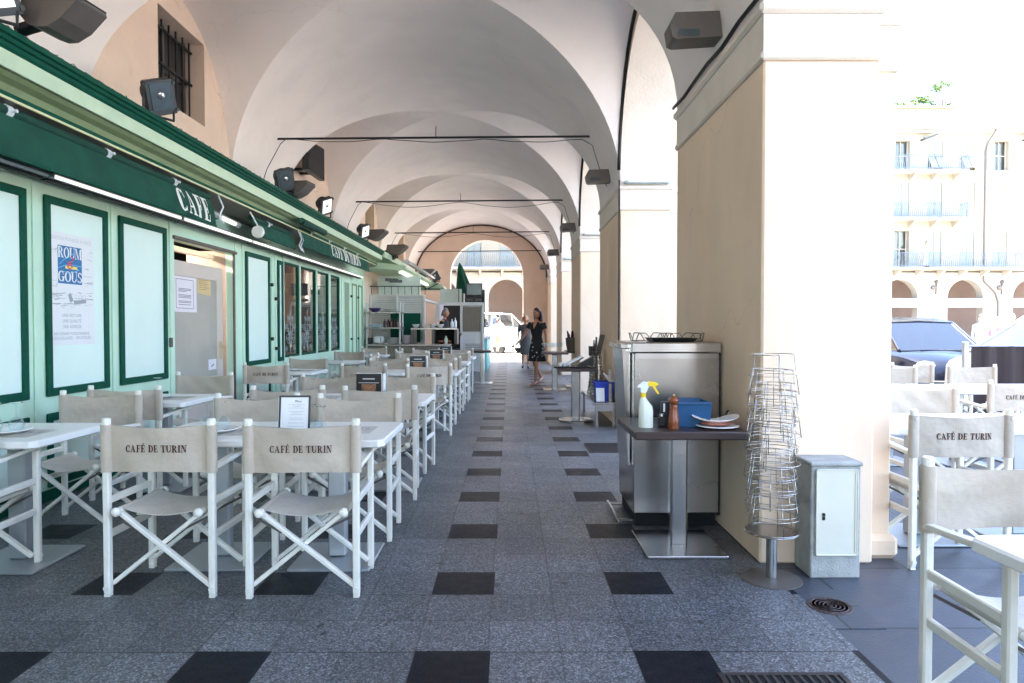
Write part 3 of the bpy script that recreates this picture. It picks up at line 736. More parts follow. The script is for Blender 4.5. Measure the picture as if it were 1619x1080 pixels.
# windows
for i, (a, b) in enumerate(WN):
    p = MB(); frame(p, XW - .06, a, b, .84, 2.36, .035, .05, .004); wf = p.build('window', 'green_paint', SF, world=True)
    p = MB(); p.box(XW - .04, XW - .034, a + .034, b - .034, .874, 2.326); p.build('window_pane', 'window_glass', wf, world=True)
    p = MB()   # engraved scrollwork on the lower half of the glass
    random.seed(11 + i)
    yc = (a + b) / 2; X = XW - .032
    for sg in (-1, 1):
        for (cy0, cz0, r0, tw) in ((.12, 1.12, .10, 1), (.17, 1.32, .08, -1), (.08, 1.46, .05, 1), (.20, .98, .06, -1), (.05, 1.22, .05, 1)):
            pts = [(X, yc + sg * (cy0 + r0 * (1 - t / 26) * math.cos(tw * t * .48)), cz0 + r0 * (1 - t / 26) * math.sin(tw * t * .48)) for t in range(24)]
            p.tube(pts, .004, 4)
        p.tube([(X, yc + sg * .02 * t, .9 + .075 * t + .02 * math.sin(t)) for t in range(9)], .004, 4)
    p.tube([(X, yc, .9), (X, yc, 1.62)], .004, 4)
    p.build('etched_ornament', 'lamp_glass', wf, world=True)
# door 2 (half open, dark) and jambs
p = MB(); frame(p, XW - .08, 14.62, 15.18, -.02, 2.33, .05, .09); p.build('door_frame', 'mint_wall', SF, world=True)
p = MB(); p.obox((XW - .45, 15.14, 1.14), (.33, .02, 1.12), None, .004); dd = p.build('door', 'mint_wall', SF, world=True)
p = MB(); frame(p, XW, 15.36, 15.82, .3, 2.3, .045, .02); frame(p, XW, 16.0, 16.42, .3, 2.3, .045, .02); p.build('shutter_frame', 'olive_paint', SF, world=True)
# main doorway: reveal, lintel, roller, glazed door ajar
p = MB(); p.box(XW - .6, XW - .1, 7.19, 7.25, 0, 2.3).box(XW - .6, XW - .1, 8.80, 8.86, 0, 2.3); p.each('door_reveal', 'room_wall', SF, world=True)
p = MB(); p.box(XW - .02, XW + .03, 7.22, 8.86, 2.262, 2.30, .006).box(XW - .01, XW + .012, 8.795, 8.83, 0, 2.26, .004); p.build('door_track', 'brown_metal', SF, world=True)
p = MB(); p.box(XW - .30, XW - .24, 7.26, 8.79, 2.19, 2.255, .01); p.build('transom', 'door_paint', SF, world=True)
dl = MB(); X = XW - .165
frame(dl, X, 7.20, 8.76, .02, 2.07, .17, .045, .006); dl.box(X + .001, X + .044, 7.35, 8.60, .15, .72)
do = dl.build('door', 'door_paint', SF, world=True, label='pinkish glazed door with notices behind the glass')
p = MB(); p.box(X + .02, X + .026, 7.36, 8.60, .715, 1.93); p.build('door_pane', 'lit_room_tone', do, world=True)
p = MB(); p.box(X + .0455, X + .056, 8.64, 8.68, .92, 1.15, .003); p.tube([(X + .055, 8.66, 1.08), (X + .10, 8.66, 1.08), (X + .10, 8.52, 1.085)], .009, 8); p.build('door_handle', 'brass', do, world=True)
p = MB(); p.box(XW + .0005, XW + .02, 7.12, 7.17, 1.12, 1.22, .004); p.build('switch_box', 'taupe_metal', SF, world=True)
# room behind
p = MB(); p.box(-8.1, -8.0, 5.6, 16.7, 0, 2.9).box(-8.0, -3.66, 5.5, 5.6, 0, 2.9).box(-8.0, -3.66, 16.6, 16.7, 0, 2.9).box(-8.0, -5.4, 9.55, 9.65, 0, 2.9).box(-5.2, -5.1, 5.6, 9.5, 0, 2.8)
p.build('room_wall', 'room_wall', SF, world=True)
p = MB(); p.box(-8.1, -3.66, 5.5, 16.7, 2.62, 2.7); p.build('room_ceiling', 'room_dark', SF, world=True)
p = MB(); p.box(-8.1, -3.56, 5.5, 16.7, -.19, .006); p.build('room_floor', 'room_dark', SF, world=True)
p = MB(); p.lathe([(.055, 0), (.055, -.02), (.0, -.02)], (-4.6, 8.2, 2.62), 14); tag(p.build('ceiling_spotlight', 'lamp_lit'), 'small round lit spotlight in the ceiling inside the café door', 'spotlight')
ld = bpy.data.lights.new('spotlight_glow', 'POINT'); ld.energy = 14; ld.color = (1, .84, .72); ld.shadow_soft_size = .06
lo = link(bpy.data.objects.new('spotlight_glow', ld)); lo.location = (-4.6, 8.2, 2.5)
# counter and bottles seen through the glass
p = MB(); p.box(-6.2, -5.6, 11, 15.5, .006, 1.05, .02); tag(p.build('bar_counter', 'mill_wood'), 'dark wooden bar counter behind the café windows', 'counter')
# tall window boards / hardware
p = MB()
for y, z in ((10.14, 1.95), (10.14, 1.15), (10.34, 1.75), (10.34, 1.0), (15.25, 2.0), (15.25, 1.05), (15.9, 2.0), (15.9, 1.05)): p.box(XW, XW + .05, y - .02, y + .02, z - .025, z + .025, .006)
p.each('shutter_catch', 'dark_metal', SF, world=True)
# cornice of the shopfront (profile run along the wall)
def run(prof, y0, y1, name, m, parent=SF):
    p = MB(); p.extr([(x, y0, z) for x, z in prof], (0, y1 - y0, 0)); return p.build(name, m, parent, world=parent is not None)
C1 = 16.1
run([(XW, 2.99), (-3.0, 2.99), (-2.985, 3.005), (-2.985, 3.03), (-2.965, 3.035), (-2.965, 3.06), (-2.945, 3.065), (-2.945, 3.10), (XW, 3.13)], SY0, C1, 'cornice_moulding', 'green_paint')
run([(XW + .002, 2.95), (-3.08, 2.95), (-3.02, 2.885), (-3.0, 2.885), (-3.0, 2.989), (XW + .002, 2.989)], SY0, C1, 'cornice_fascia', 'pale_green_paint')
run([(XW + .004, 2.80), (-3.13, 2.80), (-3.11, 2.84), (-3.06, 2.86), (-3.03, 2.884), (-3.085, 2.948), (XW + .004, 2.948)], SY0, C1, 'cornice_cove', 'olive_paint')
run([(-3.2, 2.768), (-3.12, 2.768), (-3.118, 2.782), (-3.125, 2.799), (-3.2, 2.799)], SY0, C1, 'cornice_bead', 'green_paint')
run([(-3.22, 2.752), (-3.118, 2.752), (-3.116, 2.767), (-3.22, 2.767)], SY0, C1, 'cornice_fillet', 'cream_paint')
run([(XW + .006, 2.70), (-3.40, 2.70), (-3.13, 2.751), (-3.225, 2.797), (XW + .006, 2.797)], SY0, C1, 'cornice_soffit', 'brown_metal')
# wire mesh strip along the top of the cornice
p = MB()
random.seed(3)
for j in range(60):
    y = 3.2 + j * .2
    p.tube([(-3.0 - .02 * random.random(), y + t * .05, 3.12 + .025 * abs(math.sin(t * 1.3 + j))) for t in range(5)], .004, 4)
tag(p.build('cable', 'dull_wire'), 'tangle of thin wire lying along the top of the green cornice', 'cable', CG)

# ---- rolled awnings
def awning(y0, y1, z0, z1, x0, x1, name, label, words=None, wy=None, wh=.2, ws=.85, flaps=0.0):
    t = thing(name, label, 'awning', (x0, y0, z0), 0, 'rolled green awnings along the shopfront')
    n = int((y1 - y0) * 14); rows = []
    def surf(y, s, d=0.0):
        wv = .012 * math.sin(y * 3.1) * (1 - s) + .008 * math.sin(y * 7.7 + 1) * (1 - s) + flaps * math.sin(y * 5) * (1 - s)
        return (x0 + (x1 - x0) * s + .02 * math.sin(s * PI) + wv + d, y, z0 + (z1 - z0) * s + .012 * math.sin(y * 2.3) * (1 - s))
    m = MB()
    A = [[surf(y0 + (y1 - y0) * i / n, s / 6) for s in range(7)] for i in range(n + 1)]
    B = [[(p[0] - .006, p[1], p[2]) for p in r] for r in A]
    strip(m, A); strip(m, B); strip(m, [[r[0], q[0]] for r, q in zip(A, B)])
    m.quad(A[0][0], A[0][-1], B[0][-1], B[0][0]); m.quad(A[-1][0], A[-1][-1], B[-1][-1], B[-1][0])
    m.build('awning_cloth', 'awning_green', t, smooth=40, world=True)
    m = MB(); m.tube([(x1 - .02, y0, z1 + .03), (x1 - .02, y1, z1 + .03)], .034, 14); m.build('roller', 'awning_roll', t, smooth=40, world=True)
    m = MB()
    y = y0 + .55
    while y < y1:
        m.tube([(x1 - .02, y, z1 + .03), (x1 - .02, y + .05, z1 + .03)], .040, 14); m.tube([(x1 + .015, y + .025, z1 + .03), (x1 + .05, y + .03, z1 + .03)], .012, 8); y += 1.07
    m.each('bracket', 'white_plastic', t, smooth=40, world=True)
    m = MB(); m.tube([(x0 - .004, y0, z0), (x0 - .004, y1, z0)], .012, 8); m.build('front_bar', 'green_paint', t, world=True)
    if words:
        polys, tw = text_polys(words, wh, ws, .14, .26, .07)
        m = MB(); put_text(m, polys, lambda u, v, d: tuple(a + b for a, b in zip(surf(wy + u, min(1, max(0, .10 + v / (z1 - z0)))), (d + .004, 0, 0))), .002, .02)
        m.build('lettering', 'white_letter', t, world=True, recalc=False)
    return t
awning(SY0 + .2, 7.25, 2.40, 2.675, -3.10, -3.17, 'awning', 'long rolled dark green awning lettered CAFE beside the door', 'CAFE', 6.78, .225, .92)
awning(8.55, 10.1, 2.48, 2.66, -3.16, -3.21, 'awning', 'short rolled dark green awning with hanging white cords past the door', None)
awning(10.2, 15.0, 2.535, 2.77, -3.08, -3.13, 'awning', 'farther rolled dark green awning lettered CAFE DE TURIN', 'CAFE DE TURIN', 13.0, .20, 1.05, .012)
p = MB()
for yy, dx in ((7.35, 0), (10.05, .02), (10.2, .0)):
    p.tube([(-3.12 + dx, yy, 2.74), (-3.08 + dx, yy + .03, 2.62), (-3.10 + dx, yy - .02, 2.52), (-3.07 + dx, yy + .02, 2.44)], .010, 6)
tag(p.build('cord', 'white_plastic', smooth=True), 'white pull cords dangling at the ends of the green awnings', 'cord')
t = thing('awning_crank', 'cream round crank gear hanging beside the short green awning', 'awning gear', (-3.2, 8.4, 2.4))
p = MB(); p.lathe([(.0, -.03), (.07, -.03), (.08, 0), (.07, .03), (0, .03)], (-3.1, 8.45, 2.50), 20, 'y'); p.build('gear_housing', 'porcelain', t, smooth=40, world=True)
p = MB(); p.tube([(-3.1, 8.45, 2.57), (-3.14, 8.3, 2.72)], .01, 6); p.build('strap', 'porcelain', t, world=True)
# roller tube short piece near the cornice in front
t = MB(); t.tube([(-2.96, 9.75, 2.83), (-2.96, 10.95, 2.83)], .05, 16); t.tube([(-2.96, 9.6, 2.83), (-2.96, 9.75, 2.83)], .03, 10)
tag(t.build('awning_roll', 'awning_roll', smooth=40), 'short dark green awning roll held in front of the cornice', 'awning', None)
# strip lights
def strip_light(y0, y1, x, z, label, lit=True):
    t = thing('strip_light', label, 'strip light', (x, y0, z), 0, 'strip lights over the shopfront')
    m = MB(); m.box(x - .06, x + .01, y0, y1, z, z + .045, .008); m.build('housing', 'aluminium', t, world=True)
    m = MB(); m.tube([(x + .012, y0 + .02, z + .012), (x + .012, y1 - .02, z + .012)], .015, 10); m.build('lamp_tube', 'lamp_lit' if lit else 'aluminium', t, smooth=40, world=True)  # faint glow stands in for highlights along the silver strip
    m = MB(); m.box(x - .09, x - .03, y0, y1, z - .02, z - .001, .003); m.build('tray', 'black_iron', t, world=True)
    m = MB(); m.box(XW, x - .05, y0 + .2, y0 + .23, z, z + .02).box(XW, x - .05, y1 - .23, y1 - .2, z, z + .02); m.each('bracket', 'aluminium', t, world=True)
strip_light(2.2, 5.0, -3.36, 2.43, 'closest unlit silver strip light under the long green awning', False)
strip_light(5.05, 7.0, -3.36, 2.43, 'strip light with highlight painted as glow under the awning just before the café door')
strip_light(7.05, 8.9, -3.36, 2.43, 'strip light with highlight painted as glow mounted over the café door')
strip_light(8.95, 10.9, -3.36, 2.43, 'strip light with highlight painted as glow above the shutters past the door')
strip_light(10.95, 13.2, -3.36, 2.43, 'strip light with highlight painted as glow above the first café windows')
strip_light(13.25, 15.6, -3.36, 2.43, 'farthest strip light with highlight painted as glow above the last café window')
t = thing('wall_lamp', 'small tube lamp fixed under the cornice above the café door', 'lamp', (-3.3, 7.9, 2.55))
m = MB(); m.tube([(-3.3, 7.6, 2.60), (-3.3, 8.35, 2.57)], .035, 12); m.build('lamp_body', 'aluminium', t, smooth=40, world=True)
m = MB(); m.tube([(-3.285, 7.8, 2.577), (-3.285, 8.2, 2.562)], .026, 10); m.build('lamp_tube', 'lamp_lit', t, world=True)
m = MB(); m.box(-3.5, -3.3, 7.95, 7.98, 2.58, 2.60); m.build('bracket', 'dark_metal', t, world=True)

# ---- floodlights on the cornice
def flood_square(loc, rz, tilt, label, lit=False, roll=-24):
    t = thing('floodlight', label, 'floodlight', loc, rz, 'square floodlights on the cornice'); t.scale = (1.15,) * 3
    T = Matrix.Translation((0, 0, .16)) @ Matrix.Rotation(R(tilt), 4, 'X') @ Matrix.Rotation(R(roll), 4, 'Y')
    m = MB(); m.T = T
    m.obox((0, .03, 0), (.105, .035, .125), None, .012)
    m.lathe([(.0, -.075), (.06, -.075), (.085, -.03), (.095, .0), (.095, .03), (0, .03)], (0, .08, .02), 18, 'x')
    m.build('lamp_housing', 'dark_metal', t, smooth=40)
    m = MB(); m.T = T; m.obox((0, -.008, 0), (.11, .006, .13), None, .004)
    for sx in (-1, 1):
        for sz in (-.8, .8): m.obox((sx * .108, -.008, sz * .125), (.012, .014, .014), None, .003)
    m.build('bezel', 'grey_metal', t)
    m = MB(); m.T = T; m.obox((0, -.016, .01), (.082, .003, .10), None, .002); m.build('lens', 'lamp_lit' if lit else 'flood_glass', t)
    m = MB(); m.T = T; m.ball((0, -.016, .02), .03, 10, (1, .4, 1)); m.build('bulb', 'steel', t, smooth=True)
    m = MB(); m.tube([(-.12, .02, .16), (-.12, .02, .02), (.12, .02, .02), (.12, .02, .16)], .011, 6); m.tube([(0, .02, .02), (0, .02, -.02)], .03, 8); m.build('bracket', 'dark_metal', t)
    return t
def flood_wedge(loc, rz, label, sc_=1.0):
    t = thing('uplighter', label, 'uplighter', loc, rz, 'wedge uplighters on the cornice')
    t.scale = (sc_,) * 3
    m = MB(); w2 = .15
    prof = [(.0, .0), (.06, -.07), (.14, -.10), (.22, -.10), (.33, -.045), (.46, .075), (.45, .105), (.02, .105)]
    m.extr([(x, -w2, z) for x, z in prof], (0, 2 * w2, 0)); m.build('lamp_housing', 'taupe_metal', t)
    m = MB(); m.box(.02, .455, -w2 - .006, w2 + .006, .106, .118, .004); m.build('bezel', 'dark_metal', t)
    m = MB(); m.obox((-.05, 0, -.03), (.10, .05, .03), Matrix.Rotation(R(-12), 3, 'Y'), .01); m.tube([(-.14, 0, -.04), (-.14, 0, -.16)], .02, 8); m.build('arm', 'dark_metal', t)
    m = MB(); m.box(.05, .42, -w2 + .02, w2 - .02, .119, .123); m.build('lens', 'lamp_glass', t)
    return t
flood_square((-3.02, 4.02, 3.12), R(50), 22, 'square floodlight on the cornice cut by the left edge', True)
flood_wedge((-2.98, 4.35, 3.25), R(-8), 'largest wedge-shaped uplighter nearest the top left corner', .85)
flood_square((-3.0, 5.92, 3.12), R(60), 24, 'grey square floodlight in front of the first barred window')
flood_square((-3.02, 9.25, 3.12), R(52), 24, 'square floodlight on the cornice left of the black wall niche')
flood_wedge((-3.15, 9.55, 3.22), R(-8), 'wedge uplighter beside the floodlight below the black wall niche', .9)
flood_square((-3.02, 11.3, 3.12), R(66), 26, 'lit square floodlight past the black wall niche', True)
flood_square((-3.02, 14.3, 3.12), R(66), 26, 'lit square floodlight beside the second tie rod end', True)
flood_wedge((-3.1, 14.8, 3.28), R(-8), 'wedge uplighter behind the lit floodlight near the second tie rod')
flood_wedge((-3.0, 16.9, 3.20), R(-8), 'dark wedge uplighter in front of the olive slatted shutter', 1.05)
flood_square((-2.9, 17.2, 3.02), R(150), -20, 'dark floodlight turned away beside the olive slatted shutter')
flood_wedge((-2.7, 20.6, 2.92), R(-4), 'small dark wedge uplighter near the far end wall')
flood_square((-2.35, 21.6, 2.72), R(10), -18, 'farthest square floodlight on the pale canopy', False)
# box lamps at the arches on the right
for i, (y, lab_) in enumerate(((4.62, 'largest grey box lamp above the closest pillar'), (9.55, 'grey box lamp above the second pillar'), (14.45, 'grey box lamp above the third pillar'), (19.4, 'grey box lamp above the fourth pillar'), (24.2, 'farthest grey box lamp near the end wall'))):
    zc = 3.42 if i else 3.33
    t = thing('arch_lamp', lab_, 'wall lamp', (1.33, y, zc - .07), 0, 'box lamps above the pillars')
    m = MB(); m.extr([(1.40, y - .09, zc - .08), (1.10, y - .09, zc - .10), (1.07, y - .09, zc - .085), (1.055, y - .09, zc + .01), (1.09, y - .09, zc + .075), (1.38, y - .09, zc + .085)], (0, .18, 0)); m.build('lamp_housing', 'taupe_metal', t, world=True)
    m = MB(); m.box(1.10, 1.25, y - .094, y - .0905, zc - .078, zc - .035, .001); m.build('lens', 'flood_glass', t, world=True)
    m = MB(); m.box(1.34, 1.41, y - .06, y + .06, zc - .05, zc + .05, .006); m.build('wall_plate', 'dark_metal', t, world=True)
# tube lights on the capitals of the pillars
for i, k in enumerate((3, 4, 5)):
    y = PN[k] - .08
    t = thing('strip_light', f'pale strip light on the capital of the {["second", "third", "fourth"][i]} pillar', 'strip light', (1.5, y, 3.14), 0, 'strip lights on the pillar capitals')
    m = MB(); m.box(1.46, 2.03, y, y + .07, 3.145, 3.185, .008); m.build('housing', 'lamp_glass', t, world=True)
    m = MB(); m.tube([(1.5, y - .01, 3.17), (2.0, y - .01, 3.17)], .013, 8); m.build('lamp_tube', 'white_plastic', t, world=True)

# ================================================================ second shop canopy and kiosk
K = thing('shop_canopy', 'pale green lit canopy box projecting past the end of the café cornice', 'canopy', (-3.0, 18, 2.4))
run([(XW, 2.72), (-2.62, 2.66), (-2.46, 2.70), (-2.46, 2.76), (XW, 2.90)], 16.2, 21.8, 'canopy_fascia', 'pale_green_paint', K)
run([(-2.66, 2.60), (-2.58, 2.60), (-2.56, 2.648), (-2.66, 2.648)], 16.4, 21.7, 'lamp_tube', 'lamp_lit', K)
run([(-2.50, 2.83), (-2.36, 2.80), (-2.33, 2.84), (-2.40, 2.90), (-2.5, 2.88)], 16.0, 21.5, 'canopy_rail', 'aluminium', K)
run([(-3.3, 2.40), (-2.75, 2.27), (-2.72, 2.31), (-3.3, 2.50)], 17.6, 21.0, 'canopy_valance', 'pale_canvas', K)
run([(-3.5, 2.96), (-2.95, 2.96), (-2.95, 3.10), (-3.5, 3.16)], 16.15, 19.5, 'cornice_fascia', 'pale_green_paint', K)
p = MB()
for j in range(9): p.obox((-2.9 + .02 * (j % 2), 16.8 + j * .5, 2.47), (.16, .02, .035), Matrix.Rotation(R(25), 3, 'Z'), .004)
p.each('folding_arm', 'dark_metal', K, world=True)
p = MB(); p.loft([[(-2.65 + .55 * math.cos(PI * i / 14), 22.0 + dy, 2.52 + .26 * math.sin(PI * i / 14)) for i in range(15)] for dy in (0, .9)]); p.build('canopy_hood', 'pale_green_paint', K, smooth=40, world=True)
p = MB(); p.tube([(-3.2, 21.97, 2.52), (-2.1, 21.97, 2.52)], .02, 6); p.tube([(-2.65, 21.97, 2.52), (-2.3, 21.97, 2.7)], .015, 6); p.tube([(-2.65, 21.97, 2.52), (-3.0, 21.97, 2.7)], .015, 6); p.build('hood_rib', 'green_paint', K, world=True)

KI = thing('kitchen_kiosk', 'white kiosk with louvred panels and a service hatch at the end of the tables', 'kiosk', (-2.2, 18, 0))
p = MB()
for z in [1.02 + .055 * i for i in range(19)]: p.obox((-2.86, 17.3, z), (.66, .006, .024), Matrix.Rotation(R(-22), 3, 'X'))
p.box(-3.54, -2.18, 17.32, 17.34, .9, 2.08); p.build('louvre_panel', 'kiosk_white', KI, world=True)
p = MB()
for x in (-3.53, -2.86, -2.17): p.box(x - .03, x + .03, 17.26, 17.35, 0, 2.1 if x > -3 else 2.1, .004)
p.box(-3.56, -2.14, 17.27, 17.345, 2.08, 2.13, .004).box(-2.14, -.76, 19.96, 20.04, 1.93, 2.03, .004)
for x in (-2.14, -1.42, -.79): p.box(x - .03, x + .03, 19.95, 20.03, 0, 2.0, .004)
p.box(-2.2, -2.14, 17.35, 19.95, 1.98, 2.03)
p.each('frame', 'kiosk_white', KI, world=True)
p = MB(); p.box(-3.0, -2.25, 17.20, 17.24, .93, 1.66, .004); p.build('green_board', 'green_paint', KI, world=True)
p = MB()
for x in [-3.5 + .17 * i for i in range(9)]: p.tube([(x, 17.3, 2.13), (x, 17.3, 2.33)], .008, 5)
p.box(-3.54, -2.14, 17.285, 17.315, 2.33, 2.35); p.build('railing', 'dark_metal', KI, world=True)
p = MB(); p.box(-1.44, -.76, 20.045, 20.075, 0, 2.03, .004); p.box(-.79, -.76, 20.08, 23.8, 0, 1.1).box(-1.42, -.80, 19.99, 20.01, .0, 1.17)
p.each('side_panel', 'kiosk_white', KI, world=True)
p = MB()
for z in [.55 + .05 * i for i in range(6)]: p.box(-1.3, -.86, 19.975, 19.989, z, z + .012)
p.build('vent', 'taupe_metal', KI, world=True)
p = MB(); p.box(-1.37, -.87, 20.0, 20.03, 1.18, 1.89, .004); p.build('curtained_window', 'curtain', KI, world=True)
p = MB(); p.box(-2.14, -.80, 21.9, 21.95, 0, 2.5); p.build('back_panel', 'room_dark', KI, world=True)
p = MB(); p.box(-.95, -.68, 20.4, 23.8, 0, .95, .01); p.build('counter', 'teal_paint', KI, world=True)
p = MB(); p.box(-1.05, -.60, 20.3, 23.85, .952, 1.0, .01); p.build('counter_top', 'kiosk_white', KI, world=True)
p = MB(); p.box(-3.4, -2.3, 17.6, 17.66, 2.1, 2.62).box(-2.1, -1.55, 20.6, 20.62, 2.02, 2.45).box(-1.52, -1.45, 20.6, 20.62, 2.02, 2.45); p.each('glazed_cupboard', 'pale_canvas', KI, world=True)
# television
t = thing('television', 'flat grey screen on top of the kiosk', 'television', (-1.1, 20.0, 2.04)); 
p = MB(); p.box(-1.28, -.80, 19.93, 19.98, 2.22, 2.58, .01); p.build('casing', 'dark_metal', t, world=True)
p = MB(); p.box(-1.25, -.83, 19.922, 19.929, 2.25, 2.55); p.build('screen', 'screen', t, world=True)
p = MB(); p.box(-1.08, -1.0, 19.94, 19.97, 2.031, 2.22); p.build('stand', 'dark_metal', t, world=True)
p = MB(); p.obox((-1.05, 20.03, 2.09), (.22, .03, .045), None, .02); tag(p.build('cable_box', 'brown_metal'), 'dark bundle lying on the kiosk roof below the screen', 'box')
# green cloth of a folded parasol
t = thing('parasol', 'folded dark green parasol hanging beside the kiosk', 'parasol', (-1.45, 21.6, 0))
p = MB(); pr = [(.02, 3.32), (.10, 3.15), (.16, 2.9), (.24, 2.6), (.28, 2.38), (.05, 2.36)]
p.loft([[(-1.58 + r * math.cos(2 * PI * k / 14) * (1.0 if k % 2 else .75) + .18 * (3.32 - z), 21.6 + r * .8 * math.sin(2 * PI * k / 14) * (1.0 if k % 2 else .75), z) for k in range(14)] for r, z in pr]); p.build('cloth', 'awning_green', t, world=True)
p = MB(); p.tube([(-1.45, 21.6, 0), (-1.45, 21.6, 2.5)], .03, 8); p.build('pole', 'kiosk_white', t, world=True)

# shelves with crockery in front of the louvres
t = thing('shelf_unit', 'steel shelf unit holding crockery before the louvred panel', 'shelf unit', (-3.05, 16.75, 0))
for z in (.86, 1.27, 1.64): p = MB(); p.box(-3.52, -2.62 if z > .9 else -1.45, 16.5, 17.0, z, z + .035, .004); p.build('shelf', 'brushed_steel', t, world=True)
for x, y in ((-3.46, 16.54), (-2.66, 16.54), (-3.46, 16.96), (-2.66, 16.96)):
    p = MB(); p.tube([(x, y, 0), (x, y, 1.9)], .02, 8); p.build('post', 'kiosk_white', t, world=True)
p = MB(); p.box(-3.5, -1.47, 16.53, 16.98, 0.05, .84, .01); p.build('cupboard', 'curtain', t, world=True)
def lath(name, label, cat, prof, c, m, group=None, seg=18):
    q = MB(); q.lathe(prof, c, seg); return tag(q.build(name, m, smooth=40), label, cat, group)
lath('bowl', 'dark purple bowl on the top steel shelf', 'bowl', [(.06, 0), (.13, .06), (.15, .10), (.14, .10), (.05, .015)], (-3.3, 16.75, 1.676), 'indigo')
for i in range(4): lath('plate', f'{["bottom", "lower", "upper", "topmost"][i]} plate of the low stack on the top steel shelf', 'plate', [(.08, 0), (.17, .02), (.16, .025), (.0, .01)], (-2.95 + .012 * i, 16.75, 1.676 + .018 * i), 'porcelain', 'plates stacked on the kiosk shelves')
for i in range(6): lath('bottle', 'dark red bottle with white cap on the middle shelf', 'bottle', [(.035, 0), (.038, .12), (.03, .15), (.015, .17), (.015, .20), (0, .20)], (-3.05 + .075 * i, 16.7 + .04 * (i % 2), 1.306), 'bottle_dark', 'dark bottles on the middle shelf')
for i in range(7): lath('plate', 'white plate in the tall stack on the lowest shelf', 'plate', [(.08, 0), (.15, .02), (.145, .025), (.0, .01)], (-2.85, 16.72, .896 + .022 * i), 'porcelain', 'tall plate stack on the lowest shelf')
for i in range(9): lath('plate', 'patterned plate in the tallest stack on the lowest shelf', 'plate', [(.08, 0), (.145, .02), (.14, .025), (.0, .01)], (-2.5 + .006 * (i % 2), 16.72, .896 + .024 * i), 'paper_pink', 'tallest plate stack on the lowest shelf')
t = thing('toaster', 'white boxy appliance on the lowest shelf', 'appliance', (-3.2, 16.7, .896)); p = MB(); p.box(-.13, .13, -.1, .1, 0, .2, .04); p.build('casing', 'porcelain', t, smooth=40); p = MB(); p.box(.06, .075, -.106, -.1, .04, .16); p.build('handle', 'dark_metal', t)
p = MB(); p.box(-3.48, -3.36, 16.55, 16.9, .896, 1.05, .01); tag(p.build('crate', 'black_plastic'), 'dark crate at the wall end of the lowest shelf', 'crate')
p = MB(); p.box(-3.42, -3.14, 16.6, 16.9, 1.306, 1.38, .01); tag(p.build('tray', 'lamp_glass'), 'grey tray on the middle shelf left of the bottles', 'tray')
# counter with bowls and oven
t = thing('serving_counter', 'steel serving counter with an open dark oven compartment', 'counter', (-1.9, 17.2, 0))
p = MB(); p.box(-2.40, -1.28, 16.55, 17.1, 1.25, 1.29, .005); p.build('counter_top', 'brushed_steel', t, world=True)
p = MB(); [p.box(x - .035, x + .035, 16.56, 17.09, .896, 1.249) for x in (-2.36, -1.86, -1.31)]; p.each('upright', 'taupe_metal', t, world=True)
p = MB(); p.box(-1.82, -1.35, 16.9, 17.05, .9, 1.24); p.build('oven_back', 'void', t, world=True)
p = MB(); p.box(-1.75, -1.42, 16.62, 16.9, .93, .99, .01); p.build('oven_rack', 'mill_wood', t, world=True)
for i in range(4): lath('bowl', 'small pale bowl standing on the steel serving counter', 'bowl', [(.04, 0), (.085, .07), (.095, .09), (.085, .085), (.03, .012)], (-2.30 + .20 * i, 16.75, 1.291), 'porcelain', 'row of small bowls on the serving counter')
lath('bottle', 'clear spray bottle with a green top at the right end of the tables', 'bottle', [(.04, 0), (.045, .12), (.02, .17), (.02, .2), (0, .2)], (-1.55, 16.62, .896), 'bottle_plastic')
# clutter on and around the kiosk
m = MB(); m.loft([[(-2.10 + .17 * a, 19.9 + .012 * math.sin(6 * a + z), z) for a in (0, .25, .5, .75, 1)] + [(-2.10 + .17 * a, 19.915 + .012 * math.sin(6 * a + z), z) for a in (1, .75, .5, .25, 0)] for z in (1.52, 1.75, 1.96)]); tag(m.build('towel', 'paper_pink', smooth=40), 'pale towel hanging in the kiosk hatch left of the cook', 'towel')
lath('bottle', 'white squeeze bottle standing on the serving counter left of the cook', 'bottle', [(.035, 0), (.04, .02), (.04, .13), (.015, .17), (.01, .22), (0, .22)], (-1.42, 16.8, 1.291), 'white_plastic')
lath('bottle', 'second white squeeze bottle at the right end of the serving counter', 'bottle', [(.03, 0), (.035, .02), (.035, .16), (.012, .2), (.01, .25), (0, .25)], (-1.33, 16.7, 1.291), 'white_plastic')
m = MB(); m.loft([[(-1.75 + sx * w_, 17.0 + sy * .06, z) for sx, sy in ((-1, -1), (1, -1), (1, 1), (-1, 1))] for w_, z in ((.06, 1.2915), (.13, 1.33), (.13, 1.34))]); tag(m.build('tray', 'black_plastic'), 'small black tray on the serving counter behind the bowls', 'tray')
mat('speaker_mesh', (0.012, 0.011, 0.011), 0.85, var=0.7, scale=22)
t = thing('loudspeaker', 'dark mesh-fronted loudspeaker hung high on the left under the vault', 'loudspeaker', (-3.22, 11.4, 4.0))
P_ = [(10.93, 3.83), (11.9, 3.85), (11.9, 4.40), (11.45, 4.36), (10.93, 4.10)]
m = MB(); m.extr([(-3.30, y, z) for y, z in P_], (.09, 0, 0)); m.build('casing', 'black_plastic', t, world=True)
m = MB(); m.extr([(-3.209, 11.415 + (y - 11.415) * .95, 4.1 + (z - 4.1) * .93) for y, z in P_], (.006, 0, 0)); m.build('mesh_front', 'speaker_mesh', t, world=True)
m = MB(); m.box(-3.55, -3.30, 11.3, 11.34, 3.9, 3.94).box(-3.55, -3.30, 11.6, 11.64, 3.9, 3.94); m.each('bracket', 'dark_metal', t, world=True)
